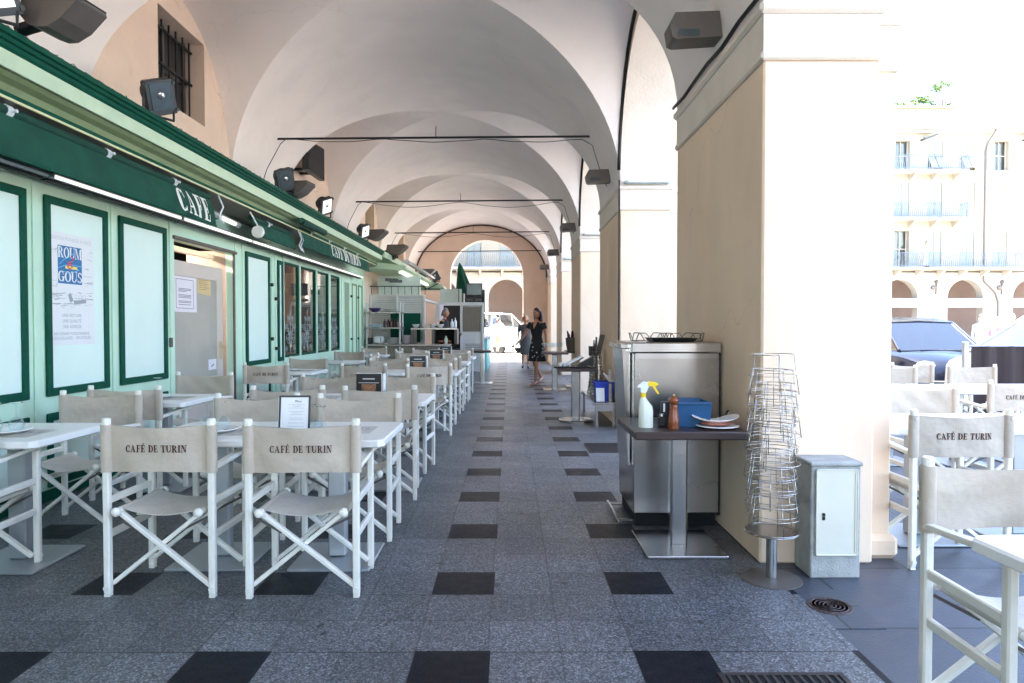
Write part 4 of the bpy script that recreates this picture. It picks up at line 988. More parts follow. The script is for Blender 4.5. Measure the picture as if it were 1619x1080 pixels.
# ================================================================ DIRECTOR'S CHAIRS
def make_chair(label, printed=True, va=0):
    t = thing('director_chair', label, 'chair', (0, 0, 0), 0, "director's chairs")
    W = 'chair_wood'
    for sx in (-1, 1):
        for (y, h) in ((-.20, .885), (.20, .650)):
            m = MB(); m.box(sx * .262 - .0165, sx * .262 + .0165, y - .0175, y + .0175, .012, h - .012 if y < 0 else h, .006)
            if y < 0: m.tube([(sx * .262, y, h - .03), (sx * .262, y, h - .004), (sx * .262, y, h)], [.021, .021, .015], 12)
            m.tube([(sx * .262, y - .028 * (1 if y < 0 else -1), .045), (sx * .262, y + .02, .045)], .012, 8)
            m.box(sx * .262 - .014, sx * .262 + .014, y - .015, y + .015, 0, .0125)
            m.build('leg', W, t)
        m = MB()
        A = [(-.215, .640), (-.1, .646), (.05, .658), (.16, .668), (.245, .664)]
        rings = []
        for y, z in A:
            hw = .017 + .012 * max(0, (y + .2) / .45); x = sx * (.262 + .004)
            rings.append([(x - hw, y, z - .008), (x + hw, y, z - .008), (x + hw + .002, y, z), (x + hw - .004, y, z + .011), (x - hw + .004, y, z + .011), (x - hw - .002, y, z)])
        m.loft(rings); m.build('armrest', W, t, smooth=50)
        for z in (.475, .305):
            m = MB(); m.box(sx * .262 - .011, sx * .262 + .011, -.183, .183, z - .018, z + .018, .005); m.build('rail', W, t)
        m = MB(); m.tube([(sx * .205, -.222, .425), (sx * .205, .222, .425)], .015, 10)
        for sy in (-1, 1): m.ball((sx * .205, sy * .225, .425), .023, 12, (1, .8, 1))
        m.build('seat_bar', W, t, smooth=True)
    for y, sy in ((-.182, -1), (.182, 1)):
        for sx in (-1, 1):
            yy = y + sx * .0115
            m = MB(); m.bar((sx * .205, yy, .42), (-sx * .252, yy, .055), .022, .032, (0, 1, 0), .004)
            m.tube([(0, yy - .014, .236), (0, yy + .014, .236)], .006, 6)
            m.build('cross_brace', W, t)
        m = MB()
        for sx in (-1, 1): m.bar((sx * .246, y + sy * .002, .40), (sx * .10, y + sx * .025, .325), .004, .012, (0, 0, 1))
        m.each('hinge_bar', 'taupe_metal', t)
    # seat canvas
    m = MB(); N1 = 14; rows = []
    for j in range(9):
        y = -.185 + .37 * j / 8; row = []
        for i in range(N1 + 1):
            s = -1 + 2 * i / N1; sag = (.032, .042, .028)[va] * (1 - s * s) * (1 + .25 * (j - 4) ** 2 / 16)
            row.append((s * .212, y, .4425 - sag))
        rows.append(row)
    low = [[(p[0], p[1], p[2] - .004) for p in r] for r in rows]
    strip(m, rows); strip(m, low); strip(m, [rows[0], low[0]]); strip(m, [rows[-1], low[-1]])
    for sx in (-1, 1): m.tube([(sx * .206, -.185, .425), (sx * .206, .185, .425)], .0185, 10)
    m.build('seat', 'lit_seat_canvas', t, smooth=50)
    # backrest canvas (wraps the posts)
    bow = lambda x: -.200 - .030 * (1 - (x / .24) ** 2) if abs(x) < .24 else -.2
    xs = [-.288, -.285, -.278, -.268, -.256, -.246, -.240, -.234] + [-.20 + .4 * i / 16 for i in range(17)] + [.234, .240, .246, .256, .268, .278, .285, .288]
    def half(x):
        a = abs(x)
        if a >= .236: q = (a - .262) / .0265; return max(.0008, .0235 * math.sqrt(max(0, 1 - min(1, abs(q)) ** 3)))
        return .0028
    def topz(x): return .852 - (.012, .022, .016)[va] * (1 + (0, .3 * x / .24, -.5 * x / .24)[va]) * (1 - min(1, abs(x) / .24) ** 2)
    loop = [(x, bow(x) + half(x)) for x in xs] + [(x, bow(x) - half(x)) for x in reversed(xs)]
    m = MB(); rings = []
    for k in range(8):
        f = k / 7
        rings.append([(x, y + (.004, .008, .006)[va] * math.sin(x * (23, 17, 29)[va] + f * (5, 9, -7)[va]) * min(1, max(0, (.225 - abs(x)) / .05)), .622 + (topz(x) - .622) * f + (.004 * math.cos(x * 9) if k == 0 else 0)) for x, y in loop])
    m.loft(rings); m.build('backrest', 'canvas', t, smooth=45)
    br = t.children[-1] if len(t.children) else None
    br = [o for o in bpy.data.objects if o.name.startswith('backrest')][-1]
    m = MB()
    for sx in (-1, 1): m.tube([(sx * .262, -.225, .835), (sx * .262, -.2295, .835)], .005, 8)
    m.build('rivet', 'aluminium', br)
    if printed:
        m = MB(); polys, tw = text_polys('CAFÉ DE TURIN', .034, .86, .13, .20, .08)
        put_text(m, polys, lambda u, v, d: (u, bow(u) - .0045 - d - .004 * 0 + (.004, .008, .006)[va] * math.sin(u * (23, 17, 29)[va] + (.722 + v - .622) / .23 * (5, 9, -7)[va]), .722 + v), .0014)
        m.build('lettering', 'chair_letter', br, recalc=False)
    return t
CH = {}; CHN = []
def chair(x, y, rz, label, printed=True, z=.004):
    key = (printed, 0 if len(CHN) < 2 else (len(CHN) * 2 + len(CHN) // 3) % 3); CHN.append(1)
    if key not in CH:
        CH[key] = make_chair(label, *key); CH[key].location = (x, y, z); CH[key].rotation_euler = (0, 0, R(rz)); return CH[key]
    return copy_tree(CH[key], (x, y, z), R(rz), label)
# tables -------------------------------------------------------
TB = {}
def make_table(kind, label, w_, d_):
    t = thing('cafe_table', label, 'table', (0, 0, 0), 0, 'white pedestal tables')
    m = MB(); c = .03; hw, hd = w_ / 2, d_ / 2
    def ring(e, z): return [(-hw + c + e * .4, -hd + e, z), (hw - c - e * .4, -hd + e, z), (hw - e, -hd + c + e * .4, z), (hw - e, hd - c - e * .4, z), (hw - c - e * .4, hd - e, z), (-hw + c + e * .4, hd - e, z), (-hw + e, hd - c - e * .4, z), (-hw + e, -hd + c + e * .4, z)]
    m.loft([ring(.012, .698), ring(.0, .706), ring(0, .732), ring(.008, .74)]); m.build('tabletop', 'table_white', t)
    m = MB(); m.box(-.05, .05, -.035, .035, .018, .69, .008); m.build('pedestal', 'table_base', t)
    m = MB(); m.box(-.2, .2, -.22, .22, .684, .698, .003); m.build('support_plate', 'table_base', t)
    m = MB(); m.box(-.225, .225, -.235, .235, 0, .016, .005); m.build('base', 'table_base', t)
    return t
def table(x, y, label, w_=.655, d_=.70, z=.004, rz=0):
    k = (w_, d_)
    if k not in TB: TB[k] = make_table(k, label, w_, d_); TB[k].location = (x, y, z); TB[k].rotation_euler = (0, 0, R(rz)); return TB[k]
    return copy_tree(TB[k], (x, y, z), R(rz), label)
TZ = .7445
def wine_glass(x, y, label, z=TZ):
    """upside-down stemmed glass"""
    if 'g' not in CH:
        t = thing('wine_glass', label, 'glass', (x, y, z), 0, 'upturned glasses on the tables')
        m = MB(); m.lathe([(.031, 0), (.037, .02), (.038, .04), (.030, .065), (.012, .080), (.0045, .088)], (0, 0, 0), 20)
        m.lathe([(.0295, .001), (.0355, .02), (.0365, .04), (.0285, .064), (.010, .078), (.0, .082)], (0, 0, 0), 20); m.build('bowl', 'glass', t, smooth=60)
        m = MB(); m.lathe([(.0045, .088), (.004, .13), (.006, .150), (.032, .156), (.033, .159), (0, .160)], (0, 0, 0), 20); m.build('stem', 'glass', t, smooth=60)
        CH['g'] = t; return t
    return copy_tree(CH['g'], (x, y, z), 0, label)
def plate(x, y, label, z=TZ, r=.115):
    return lath('plate', label, 'plate', [(r * .55, 0), (r * .7, .004), (r, .018), (r * .98, .022), (r * .65, .010), (0, .007)], (x, y, z), 'porcelain', 'plates set on the café tables', 28)
def placemat(x, y, label, z=TZ):
    t = thing('placemat', label, 'placemat', (x, y, z), 0, 'paper placemats with a dark outline')
    m = MB(); m.box(-.2, .2, -.135, .135, 0, .0012); m.build('sheet', 'placemat', t)
    m = MB()
    for a in (-1, 1): m.box(-.185, .185, a * .12 - .0016, a * .12 + .0016, .0013, .0018).box(a * .185 - .0016, a * .185 + .0016, -.12, .12, .0013, .0018)
    m.box(-.185, .185, -.03, -.027, .0013, .0018)
    random.seed(int(x * 100 + y * 10))
    for j in range(8): m.box(-.17 + .045 * j, -.145 + .045 * j, .0, .09 * random.uniform(.6, 1), .0013, .0017)
    m.build('print', 'ink_grey', t, recalc=False); return t
def menu_stand(x, y, label, rz=0, z=TZ):
    t = thing('menu_card', label, 'menu card', (x, y, z), R(rz), 'photo menu cards standing on the tables')
    m = MB(); m.obox((0, 0, .105), (.105, .003, .105), None); m.obox((.12, .03, .105), (.004, .035, .10), None); m.build('card', 'paper', t)
    m = MB(); m.box(-.104, .104, -.0062, -.0035, .002, .205); m.build('print_panel', 'menu_black', t)
    m = MB(); m.lathe([(.0, 0), (.055, .0), (.06, .002), (0, .003)], (0, -.0095, .05), 18, 'y'); m.box(-.06, .06, -.0085, -.0065, .075, .12); m.build('food_picture', 'menu_brown', t)
    m = MB(); m.box(-.05, .05, -.0085, -.0065, .158, .168); m.box(-.085, .085, -.0085, -.0065, .128, .133); m.build('title', 'ink_faint', t)
    m = MB(); [m.box(.1242, .1252, .005 + .011 * i, .012 + .011 * i, .02, .05 + .02 * (i % 3)) for i in range(5)]; m.build('side_print', 'ink_grey', t)
    return t
ORD = ['front', 'second', 'third', 'fourth', 'fifth']
AY = [3.92, 5.72, 9.02, 11.3, 13.2]         # table centres
NEAR = [3.545, 5.41, 8.42, 10.57, 12.55]    # chair centres (rear posts 0.2 closer)
FAR = [4.42, 6.38, 9.44, 11.85, 13.78]
AX = -.99; MX = -1.66
random.seed(5)
for i, o in enumerate(ORD):
    j = lambda a: random.uniform(-a, a)
    table(AX, AY[i], f'white table nearest the aisle in the {o} row')
    table(MX, AY[i] + .01, f'white table pushed against the aisle table in the {o} row')
    if i == 0:
        chair(-1.025, 3.545, 1.5, "front director's chair nearest the aisle, lettered back to the camera"); chair(-1.725, 3.56, -1.5, "front director's chair nearest the wall side of the pair, lettered back to the camera")
    elif i == 2:
        chair(-1.03, 8.43, 16, "askew director's chair with a wrinkled lettered back at the aisle, third row"); chair(MX - .12, 8.5, j(2), "director's chair left of the askew one in the third row")
    else:
        chair(-1.01, NEAR[i], j(6), f"director's chair on the near side of the aisle table in the {o} row"); chair(MX - .03 - .02 * i, NEAR[i] + j(.04), j(3), f"director's chair on the near side of the middle table in the {o} row")
    chair(-1.015, FAR[i], 180 + j(5), f"director's chair facing the camera behind the aisle table in the {o} row", i != 0)
    chair(MX - .04, FAR[i] + j(.04), 180 + j(7), f"director's chair facing the camera behind the middle table in the {o} row", i != 0)
WX = -2.79
WYT = [3.88, 5.66, 9.05, 11.5, 13.9]
table(WX, 3.88, 'white table against the green wall in the front row'); table(WX - .08, 5.68, 'white table against the wall in the second row just before the café door')
table(WX - .06, 9.15, 'white table against the wall in the third row past the café door'); table(WX - .05, 11.6, 'white table against the wall below the first café windows'); table(WX - .05, 14.0, 'white table against the wall below the last café window')
chair(-2.90, 3.60, 3, "director's chair cut by the left edge at the front wall table")
chair(-2.89, 4.63, 181, "director's chair facing the camera behind the front wall table")
chair(-2.94, 5.42, -1, "director's chair with lettering half hidden at the near side of the second wall table")
chair(-3.02, 6.55, 179, "director's chair standing before the café door, facing the camera")
chair(-3.03, 8.68, 1, "lettered director's chair before the first shutter past the door")
chair(-3.0, 9.95, 178, "director's chair facing the camera below the narrow green shutter panel")
chair(-2.45, 11.35, 88, "director's chair turned sideways at the table below the first café windows")
chair(-3.0, 12.6, 181, "director's chair facing the camera below the second café window")
chair(-2.4, 13.6, 86, "director's chair turned sideways at the table below the last café window")
chair(-3.0, 14.9, 179, "director's chair facing the camera beside the steel shelf unit")
# table settings
placemat(-.98, 3.92, 'placemat on the front aisle table'); placemat(-1.60, 3.86, 'placemat on the front middle table')
placemat(-2.80, 3.80, 'placemat on the front wall table'); placemat(-2.85, 5.66, 'placemat on the second wall table')
placemat(-.98, 5.72, 'placemat on the second-row aisle table'); placemat(-1.62, 5.72, 'placemat on the second-row middle table'); placemat(-2.83, 9.1, 'placemat on the third wall table')
plate(-2.82, 3.80, 'white plate under two upturned glasses on the front wall table', TZ + .0014, .135)
wine_glass(-2.87, 3.80, 'left upturned glass on the front wall table', TZ + .010); wine_glass(-2.77, 3.83, 'right upturned glass on the front wall table', TZ + .010)
plate(-2.92, 5.66, 'white plate under an upturned glass on the second wall table', TZ + .0014, .13); wine_glass(-2.92, 5.66, 'upturned glass on the second wall table', TZ + .010)
plate(-1.66, 3.84, 'white plate on the front middle table', TZ + .0014, .125)
wine_glass(-1.70, 3.83, 'left upturned glass on the front middle table', TZ + .010); wine_glass(-1.62, 3.86, 'right upturned glass on the front middle table', TZ + .010)
wine_glass(-1.03, 3.72, 'upturned glass beside the framed menu on the front aisle table'); wine_glass(-1.08, 3.80, 'upturned glass partly behind the framed menu')
plate(-2.9, 9.1, 'white plate on the third wall table', TZ + .0014); wine_glass(-2.92, 9.1, 'upturned glass on the third wall table', TZ + .010)
wine_glass(-1.02, 5.60, 'left upturned glass on the second-row aisle table'); wine_glass(-.94, 5.62, 'right upturned glass on the second-row aisle table')
wine_glass(-1.62, 5.6, 'upturned glass on the second-row middle table')
for i, o in enumerate(ORD[2:]):
    wine_glass(-1.0, AY[i + 2] - .05, f'left upturned glass on the {o}-row aisle table'); wine_glass(-.90, AY[i + 2] - .03, f'right upturned glass on the {o}-row aisle table')
    wine_glass(-1.75, AY[i + 2] - .05, f'upturned glass on the {o}-row middle table')
wine_glass(-2.85, 11.5, 'upturned glass on the wall table below the first café windows'); wine_glass(-2.85, 13.9, 'upturned glass on the wall table below the last café window')
menu_stand(-1.16, 5.62, 'photo menu card on the second-row tables', -4); menu_stand(-1.2, 8.92, 'photo menu card on the third-row tables', 2)
menu_stand(-1.2, 11.15, 'photo menu card on the fourth-row tables', 2); menu_stand(-1.24, 13.1, 'photo menu card on the fifth-row tables', 2)
# framed menu on the front table
t = thing('menu_holder', 'black-framed printed menu standing on the front table', 'menu', (-1.17, 3.69, TZ), R(1))
T = Matrix.Rotation(R(-8), 4, 'X')
m = MB(); m.T = T
for x0, x1, z0, z1 in ((-.085, -.074, 0, .222), (.074, .085, 0, .222), (-.074, .074, 0, .010), (-.074, .074, .212, .222)): m.box(x0, x1, -.004, .004, z0, z1, .0015)
m.build('frame', 'menu_black', t)
m = MB(); m.T = T; m.box(-.0745, .0745, -.002, .002, .009, .213); m.box(-.088, -.0855, -.002, .03, 0, .21); m.build('page', 'paper', t)
for i, (s_, y, sz) in enumerate((("Menu", .185, .017),)):
    small_text(s_, sz, lambda u, v, y=y: (T @ Vector((u + .02, -.0035, y + v)))[:], 'title', 'ink', t)
m = MB(); m.T = T; random.seed(2)
z = .170
while z > .02:
    wdt = random.uniform(.02, .05); m.box(.012 - wdt, .012 + wdt * .9, -.0034, -.0025, z, z + .0032); z -= random.choice((.009, .009, .018))
m.build('printed_lines', 'ink_faint', t)

# ---- terrace outside on the right
Z0 = .002
chair(1.73, 2.18, 180, "closest director's chair at the right edge, facing the camera", True, Z0)
table(1.66, 1.62, 'white table at the bottom right corner', .66, .70, Z0, 3)
chair(2.48, 3.93, 0, "lettered director's chair just right of the big pillar", True, Z0)
table(2.58, 4.33, 'white terrace table behind the lettered chair by the pillar', .66, .70, Z0); table(3.24, 4.33, 'white terrace table at the right edge behind the lettered chair', .66, .70, Z0)
chair(3.2, 5.08, 180, "pale terrace director's chair facing the camera beyond the first terrace tables", True, Z0)
chair(4.33, 5.95, 0, "lettered terrace director's chair cut by the right edge", True, Z0)
table(4.40, 6.7, 'white terrace table in front of the brown windbreak', .66, .70, Z0); table(5.06, 6.7, 'white terrace table at the right edge beside the brown windbreak', .66, .70, Z0); table(3.72, 6.7, 'white terrace table nearest the pillar in the second terrace row', .66, .70, Z0)
chair(5.07, 8.35, 184, "far terrace director's chair in front of the blue car", True, Z0)
chair(4.45, 7.75, 176, "far terrace director's chair partly overlapping the one before the blue car", True, Z0)
chair(5.5, 7.9, 178, "far terrace director's chair in front of the brown windbreak", True, Z0)
# ================================================================ SERVICE CORNER
# steel cabinet
t = thing('steel_cabinet', 'tall brushed steel cabinet standing against the closest pillar', 'cabinet', (1.1, 4.8, 0))
m = MB(); m.box(.82, 1.385, 4.50, 5.10, .10, 1.165, .006); m.build('body', 'brushed_steel', t, world=True)
m = MB(); m.box(.80, 1.395, 4.485, 5.12, 1.165, 1.235, .008); m.build('top', 'steel', t, world=True)
m = MB(); m.box(.74, .815, 4.56, 5.08, 1.19, 1.225, .006); m.extr([(.812, 4.6, .40), (.80, 4.6, .40), (.76, 4.6, 1.19), (.812, 4.6, 1.19)], (0, .42, 0)); m.build('side_hopper', 'steel', t, world=True)
m = MB(); m.tube([(.735, 4.52, .03), (.735, 5.1, .03)], .008, 6); m.box(.735, .84, 4.60, 4.62, .022, .034).box(.735, .84, 5.0, 5.02, .022, .034); m.build('foot_rail', 'steel', t, world=True)
m = MB(); m.box(.84, 1.37, 4.53, 5.08, .01, .099); m.build('plinth', 'void', t, world=True)
m = MB(); m.box(1.386, 1.40, 4.52, 5.08, .08, 1.164); m.build('gap_shade_strip', 'black_iron', t, world=True)  # black strip paints the shade in the gap beside the pillar
m = MB(); m.box(.83, 1.37, 4.4955, 4.4992, 1.128, 1.162); m.build('lid_edge', 'steel', t, world=True)
def wire_rack(cx, cy, z, rr, label):
    m = MB(); pts = []
    for k in range(72):
        a = 2 * PI * k / 72; lobe = .5 + .5 * math.cos(6 * a)
        pts.append((cx + rr * (1 - .10 * (1 - lobe)) * math.cos(a), cy + rr * .8 * math.sin(a), z + .055 * min(1, max(0, lobe * 1.6 - .1))))
    m.tube(pts, .0035, 6, closed=True)
    for k in range(6):
        a = 2 * PI * (k + .5) / 6; m.tube([(cx + rr * .9 * math.cos(a), cy + rr * .72 * math.sin(a), z + .0), (cx + rr * .3 * math.cos(a), cy + rr * .24 * math.sin(a), z + .004)], .003, 5)
    return tag(m.build('wire_rack', 'dull_wire', smooth=True), label, 'rack', 'wire racks on the steel cabinet')
wire_rack(.99, 4.82, 1.2385, .15, 'left wire rack on top of the steel cabinet'); wire_rack(1.2, 4.74, 1.2385, .15, 'right wire rack on top of the steel cabinet, behind the black tray'); 
m = MB(); m.loft([[(1.10 + sx * (.13 + e), 4.66 + sy * (.10 + e), z) for sx, sy in ((-1, -1), (1, -1), (1, 1), (-1, 1))] for e, z in ((0, 1.2365), (.025, 1.262), (.027, 1.2625), (.0, 1.243))]); tag(m.build('tray', 'black_plastic'), 'black tray lying on top of the steel cabinet', 'tray')
# dark service table
def dark_table(x0, x1, y0, y1, label, name='service_table', octo=False, z=.746, col=.052):
    t = thing(name, label, 'table', ((x0 + x1) / 2, (y0 + y1) / 2, .004), 0, 'dark service tables along the pillars')
    m = MB(); m.box(x0, x1, y0, y1, z - .045, z, .006); m.build('tabletop', 'dark_table', t, world=True)
    cx, cy = (x0 + x1) / 2, (y0 + y1) / 2
    m = MB(); m.box(cx - col, cx + col, cy - .04, cy + .04, .012, z - .052, .012); m.build('pedestal', 'steel', t, world=True)
    m = MB(); m.box(cx - .2, cx + .2, cy - .2, cy + .2, z - .052, z - .045); m.build('support_plate', 'black_iron', t, world=True)
    if octo:
        m = MB(); m.loft([[(cx + r * math.cos(PI * (k + .5) / 4), cy + r * math.sin(PI * (k + .5) / 4), z_) for k in range(8)] for r, z_ in ((.25, .004), (.25, .03), (.235, .04), (.06, .055))]); m.build('base', 'steel', t, world=True)
    else:
        m = MB(); m.box(cx - .235, cx + .235, cy - .26, cy + .26, .0045, .022, .004); m.build('base', 'steel', t, world=True)
    return t
dark_table(.705, 1.345, 3.82, 4.46, 'closest dark-topped service table holding the spray bottle')
D = .7465
t = thing('spray_bottle', 'spray bottle with a yellow and white trigger on the dark table', 'spray bottle', (.80, 4.0, D))
m = MB(); m.loft([[(dx + rx * math.cos(2 * PI * k / 20), ry * math.sin(2 * PI * k / 20), z) for k in range(20)] for dx, rx, ry, z in ((0, .040, .028, 0), (0, .043, .030, .008), (0, .043, .030, .095), (-.002, .040, .028, .125), (-.012, .026, .022, .155), (-.016, .016, .016, .175), (-.016, .015, .015, .19))]); m.build('bottle', 'bottle_plastic', t, smooth=45)
m = MB(); m.lathe([(.0165, .178), (.0165, .205), (.0, .205)], (-.016, 0, 0), 16); m.build('collar', 'yellow_plastic', t, smooth=40)
m = MB(); m.extr([(-.032, -.010, .206), (-.0, -.010, .206), (.012, -.010, .235), (.02, -.010, .25), (.015, -.010, .268), (-.02, -.010, .27), (-.05, -.010, .245), (-.046, -.010, .236), (-.03, -.010, .235)], (0, .02, 0)); m.build('spray_head', 'white_plastic', t)
m = MB(); m.extr([(.008, -.012, .245), (.015, -.012, .273), (.06, -.012, .266), (.075, -.012, .255), (.055, -.012, .243)], (0, .024, 0)); m.extr([(.035, -.006, .246), (.05, -.006, .246), (.078, -.006, .2), (.070, -.006, .196)], (0, .012, 0)); m.build('trigger', 'yellow_plastic', t)
t = thing('pepper_mill', 'turned brown wooden pepper mill on the dark table', 'pepper mill', (.955, 3.96, D))
m = MB(); m.lathe([(.030, 0), (.032, .01), (.029, .02), (.033, .028), (.030, .036), (.033, .046), (.030, .056), (.026, .09), (.021, .125), (.023, .135), (.018, .142)], (0, 0, 0), 24); m.build('body', 'mill_wood', t, smooth=50)
m = MB(); m.lathe([(.016, .142), (.026, .150), (.029, .165), (.024, .180), (.008, .187), (0, .187)], (0, 0, 0), 24); m.build('cap', 'mill_wood', t, smooth=50)
m = MB(); m.lathe([(.004, .186), (.008, .192), (.006, .199), (0, .20)], (0, 0, 0), 12); m.build('knob', 'brass', t, smooth=50)
t = thing('salt_jar', 'small dark glass jar between the spray bottle and the mill', 'jar', (.905, 4.05, D)); m = MB(); m.box(-.022, .022, -.02, .02, 0, .055, .006); m.build('jar', 'menu_black', t); m = MB(); m.lathe([(.014, .055), (.016, .06), (.016, .075), (0, .078)], (0, 0, 0), 12); m.build('lid', 'steel', t)
t = thing('card_box', 'narrow black box standing behind the pepper mill', 'box', (.935, 4.12, D)); m = MB(); m.box(-.02, .03, -.02, .02, 0, .14, .003); m.build('box', 'black_plastic', t); m = MB(); m.box(-.01, .0, -.022, -.0205, .08, .13); m.build('label', 'paper', t)
t = thing('blue_box', 'open-topped dark blue plastic box behind the pepper mill', 'box', (1.085, 4.12, D))
m = MB(); 
def rr(hx, hy, z): return [(sx * hx, sy * hy, z) for sx, sy in ((-1, -1), (1, -1), (1, 1), (-1, 1))]
m.loft([rr(.095, .10, 0), rr(.108, .115, .145), rr(.103, .11, .145), rr(.09, .095, .006)]); m.build('box', 'blue_box', t)
m = MB(); [m.box(-.099 , .099, a, b, .135, .15, .002) for a, b in ((-.123, -.116), (.116, .123))]; m.build('rim', 'blue_box', t)
lath('plate', 'round white plate under the crumpled dish on the dark table', 'plate', [(.07, 0), (.125, .012), (.122, .017), (0, .006)], (1.22, 4.0, D), 'porcelain', None, 28)
t = thing('platter', 'shallow white dish with leftover ham on top of the round plate', 'dish', (1.21, 4.0, D + .018))
m = MB(); m.lathe([(.07, 0), (.095, .010), (.05, .018), (0, .018)], (0, 0, 0), 20); m.build('leftovers', 'ham', t, smooth=40)
m = MB(); N_ = 24
m.loft([[((r + .02 * math.cos(2 * a_)) * math.cos(a_), (r * .7) * math.sin(a_), z + .014 * math.cos(2 * a_) + .006 * math.sin(3 * a_)) for a_ in [2 * PI * k / N_ for k in range(N_)]] for r, z in ((.05, .018), (.08, .02), (.12, .038), (.118, .042), (.078, .026))]); m.build('dish', 'porcelain', t, smooth=50)
m = MB(); m.bar((.05, -.03, .062), (.09, .05, .075), .014, .004); m.build('strap', 'black_plastic', t)
# stacked wire stands on a pole
t = thing('plate_stand_rack', 'steel pole rack with a round shelf beside the grey utility box', 'pole rack', (1.385, 3.58, .004))
m = MB(); m.lathe([(.155, 0), (.155, .006), (.14, .009), (.0, .010)], (0, 0, 0), 40); m.build('base', 'taupe_metal', t, smooth=30)
m = MB(); m.lathe([(.028, .012), (.028, .25), (0, .25)], (0, 0, 0), 20); m.build('pole', 'steel', t, smooth=40)
m = MB(); m.lathe([(0, .25), (.134, .25), (.138, .254), (.134, .258), (0, .258)], (0, 0, 0), 40); m.build('shelf', 'brushed_steel', t, smooth=30)
random.seed(21)
z = .266
for i in range(11):
    f = i / 10; rb = .137 - .006 * f; rt = rb - .026; h = .20
    m = MB(); a0 = random.uniform(0, 6); dx, dy = random.uniform(-.006, .006), random.uniform(-.006, .006); tl = random.uniform(-.03, .03)
    f3 = lambda r, a, zz: (1.385 + dx + r * math.cos(a), 3.58 + dy + r * math.sin(a), z + zz + tl * r * math.cos(a))
    m.tube([f3(rb, 2 * PI * k / 28, 0) for k in range(28)], .0023, 5, closed=True)
    m.tube([f3(rt, 2 * PI * k / 28, h) for k in range(28)], .0023, 5, closed=True)
    m.tube([f3((rb + rt) / 2 + .004, 2 * PI * k / 28, h * .45) for k in range(28)], .0018, 5, closed=True)
    for k in range(5):
        a = a0 + 2 * PI * k / 5; m.tube([f3(rb + .002, a, -.012), f3(rt, a, h)], .0021, 5)
        m.tube([f3(rt, a, h), f3(rt * .6, a, h)], .002, 4) if k % 2 == 0 else None
    tag(m.build('wire_stand', 'wire_steel', smooth=True), 'steel wire seafood stand nested in the tall stack on the pole rack', 'wire stand', 'nested wire stands on the pole rack')
    z += .072 if i < 9 else .08
# grey utility box
t = thing('utility_box', 'weathered grey concrete utility box with a cream metal door', 'utility box', (1.73, 3.7, 0))
m = MB(); m.box(1.60, 1.865, 3.60, 3.80, 0, .60, .006); m.box(1.592, 1.873, 3.588, 3.806, .60, .622, .006); m.build('body', 'concrete', t, world=True)
m = MB(); m.box(1.622, 1.846, 3.588, 3.599, .125, .585, .003); dn = m.build('door', 'cabinet_door', t, world=True)
m = MB()
for a in ((1.622, 1.628, .125, .585), (1.84, 1.846, .125, .585), (1.622, 1.846, .579, .585), (1.622, 1.846, .125, .131), (1.828, 1.832, .14, .57)): m.box(a[0], a[1], 3.584, 3.5895, a[2], a[3], .001)
m.build('door_rim', 'cabinet_door', dn, world=True)
m = MB(); m.lathe([(.009, 0), (.009, -.005), (0, -.005)], (1.662, 3.588, .345), 14, 'y'); m.box(1.655, 1.67, 3.585, 3.5885, .315, .335); m.build('lock', 'black_iron', dn, world=True)
# floor ironwork
def grate(x0, x1, y0, y1, label, nb):
    t = thing('floor_grate', label, 'drain grate', ((x0 + x1) / 2, (y0 + y1) / 2, .004), 0, 'drain grates in the arcade floor')
    m = MB(); m.box(x0, x1, y0, y1, .0045, .0065); m.build('pit_shade', 'void', t, world=True)  # black sheet on the floor paints the shade below the bars
    m = MB(); fr = .02; m.box(x0 - fr, x1 + fr, y0 - fr, y0, .005, .011).box(x0 - fr, x1 + fr, y1, y1 + fr, .005, .011).box(x0 - fr, x0, y0, y1, .005, .011).box(x1, x1 + fr, y0, y1, .005, .011); m.build('frame', 'grate', t, world=True)
    m = MB()
    for i in range(nb): x = x0 + (x1 - x0) * (i + .5) / nb; m.box(x - .006, x + .006, y0 - .001, y1 + .001, .0066, .0105)
    m.build('bars', 'grate', t, world=True)
grate(.82, 1.26, 2.30, 2.575, 'iron drain grate at the bottom edge of the floor', 13); grate(.86, 1.22, 7.2, 7.72, 'iron drain grate in the floor near the second pillar', 12)
t = thing('manhole_cover', 'rusty round manhole cover set in dark paving beside the utility box', 'manhole cover', (1.51, 3.23, .0))
m = MB(); m.box(-.075, .16, -.24, .21, .0005, .0035); m.build('surround', 'slate_paving', t)
m = MB(); m.lathe([(0, .0085), (.085, .0085), (.088, .006), (.091, .0085), (.100, .0085), (.104, .003)], (.02, 0, 0), 36)
for k in range(5): m.lathe([(.018 * k + .008, .0085), (.018 * k + .011, .0105), (.018 * k + .014, .0085)], (.02, 0, 0), 30)
m.build('cover', 'manhole', t, smooth=30)
# farther service tables -----------------------------------------------------
dark_table(.66, 1.19, 9.25, 9.85, 'second dark service table holding a tray and a white folder', octo=True, z=.765, col=.06)
D2_ = .7655
m = MB(); m.box(.60, 1.10, 9.3, 9.75, D2_ , D2_ + .018, .008); tag(m.build('tray', 'black_plastic'), 'black tray on the second dark service table', 'tray')
t = thing('folder', 'black and white menu folder leaning on the second dark service table', 'folder', (.9, 9.5, D2_ + .019)); M_ = Matrix.Rotation(R(-28), 3, 'Y'); m = MB(); m.obox((-.0, 0, .08), (.12, .1, .012), M_, .003); m.build('pages', 'paper', t); m = MB(); m.obox((.01, 0, .062), (.125, .105, .005), M_); m.build('cover', 'menu_black', t)
m = MB(); m.extr([(.93, 9.55, D2_ + .019), (1.17, 9.55, D2_ + .019), (1.17, 9.55, D2_ + .15)], (0, .15, 0)); tag(m.build('document_wedge', 'black_plastic'), 'black wedge-shaped stand on the second dark service table', 'stand')
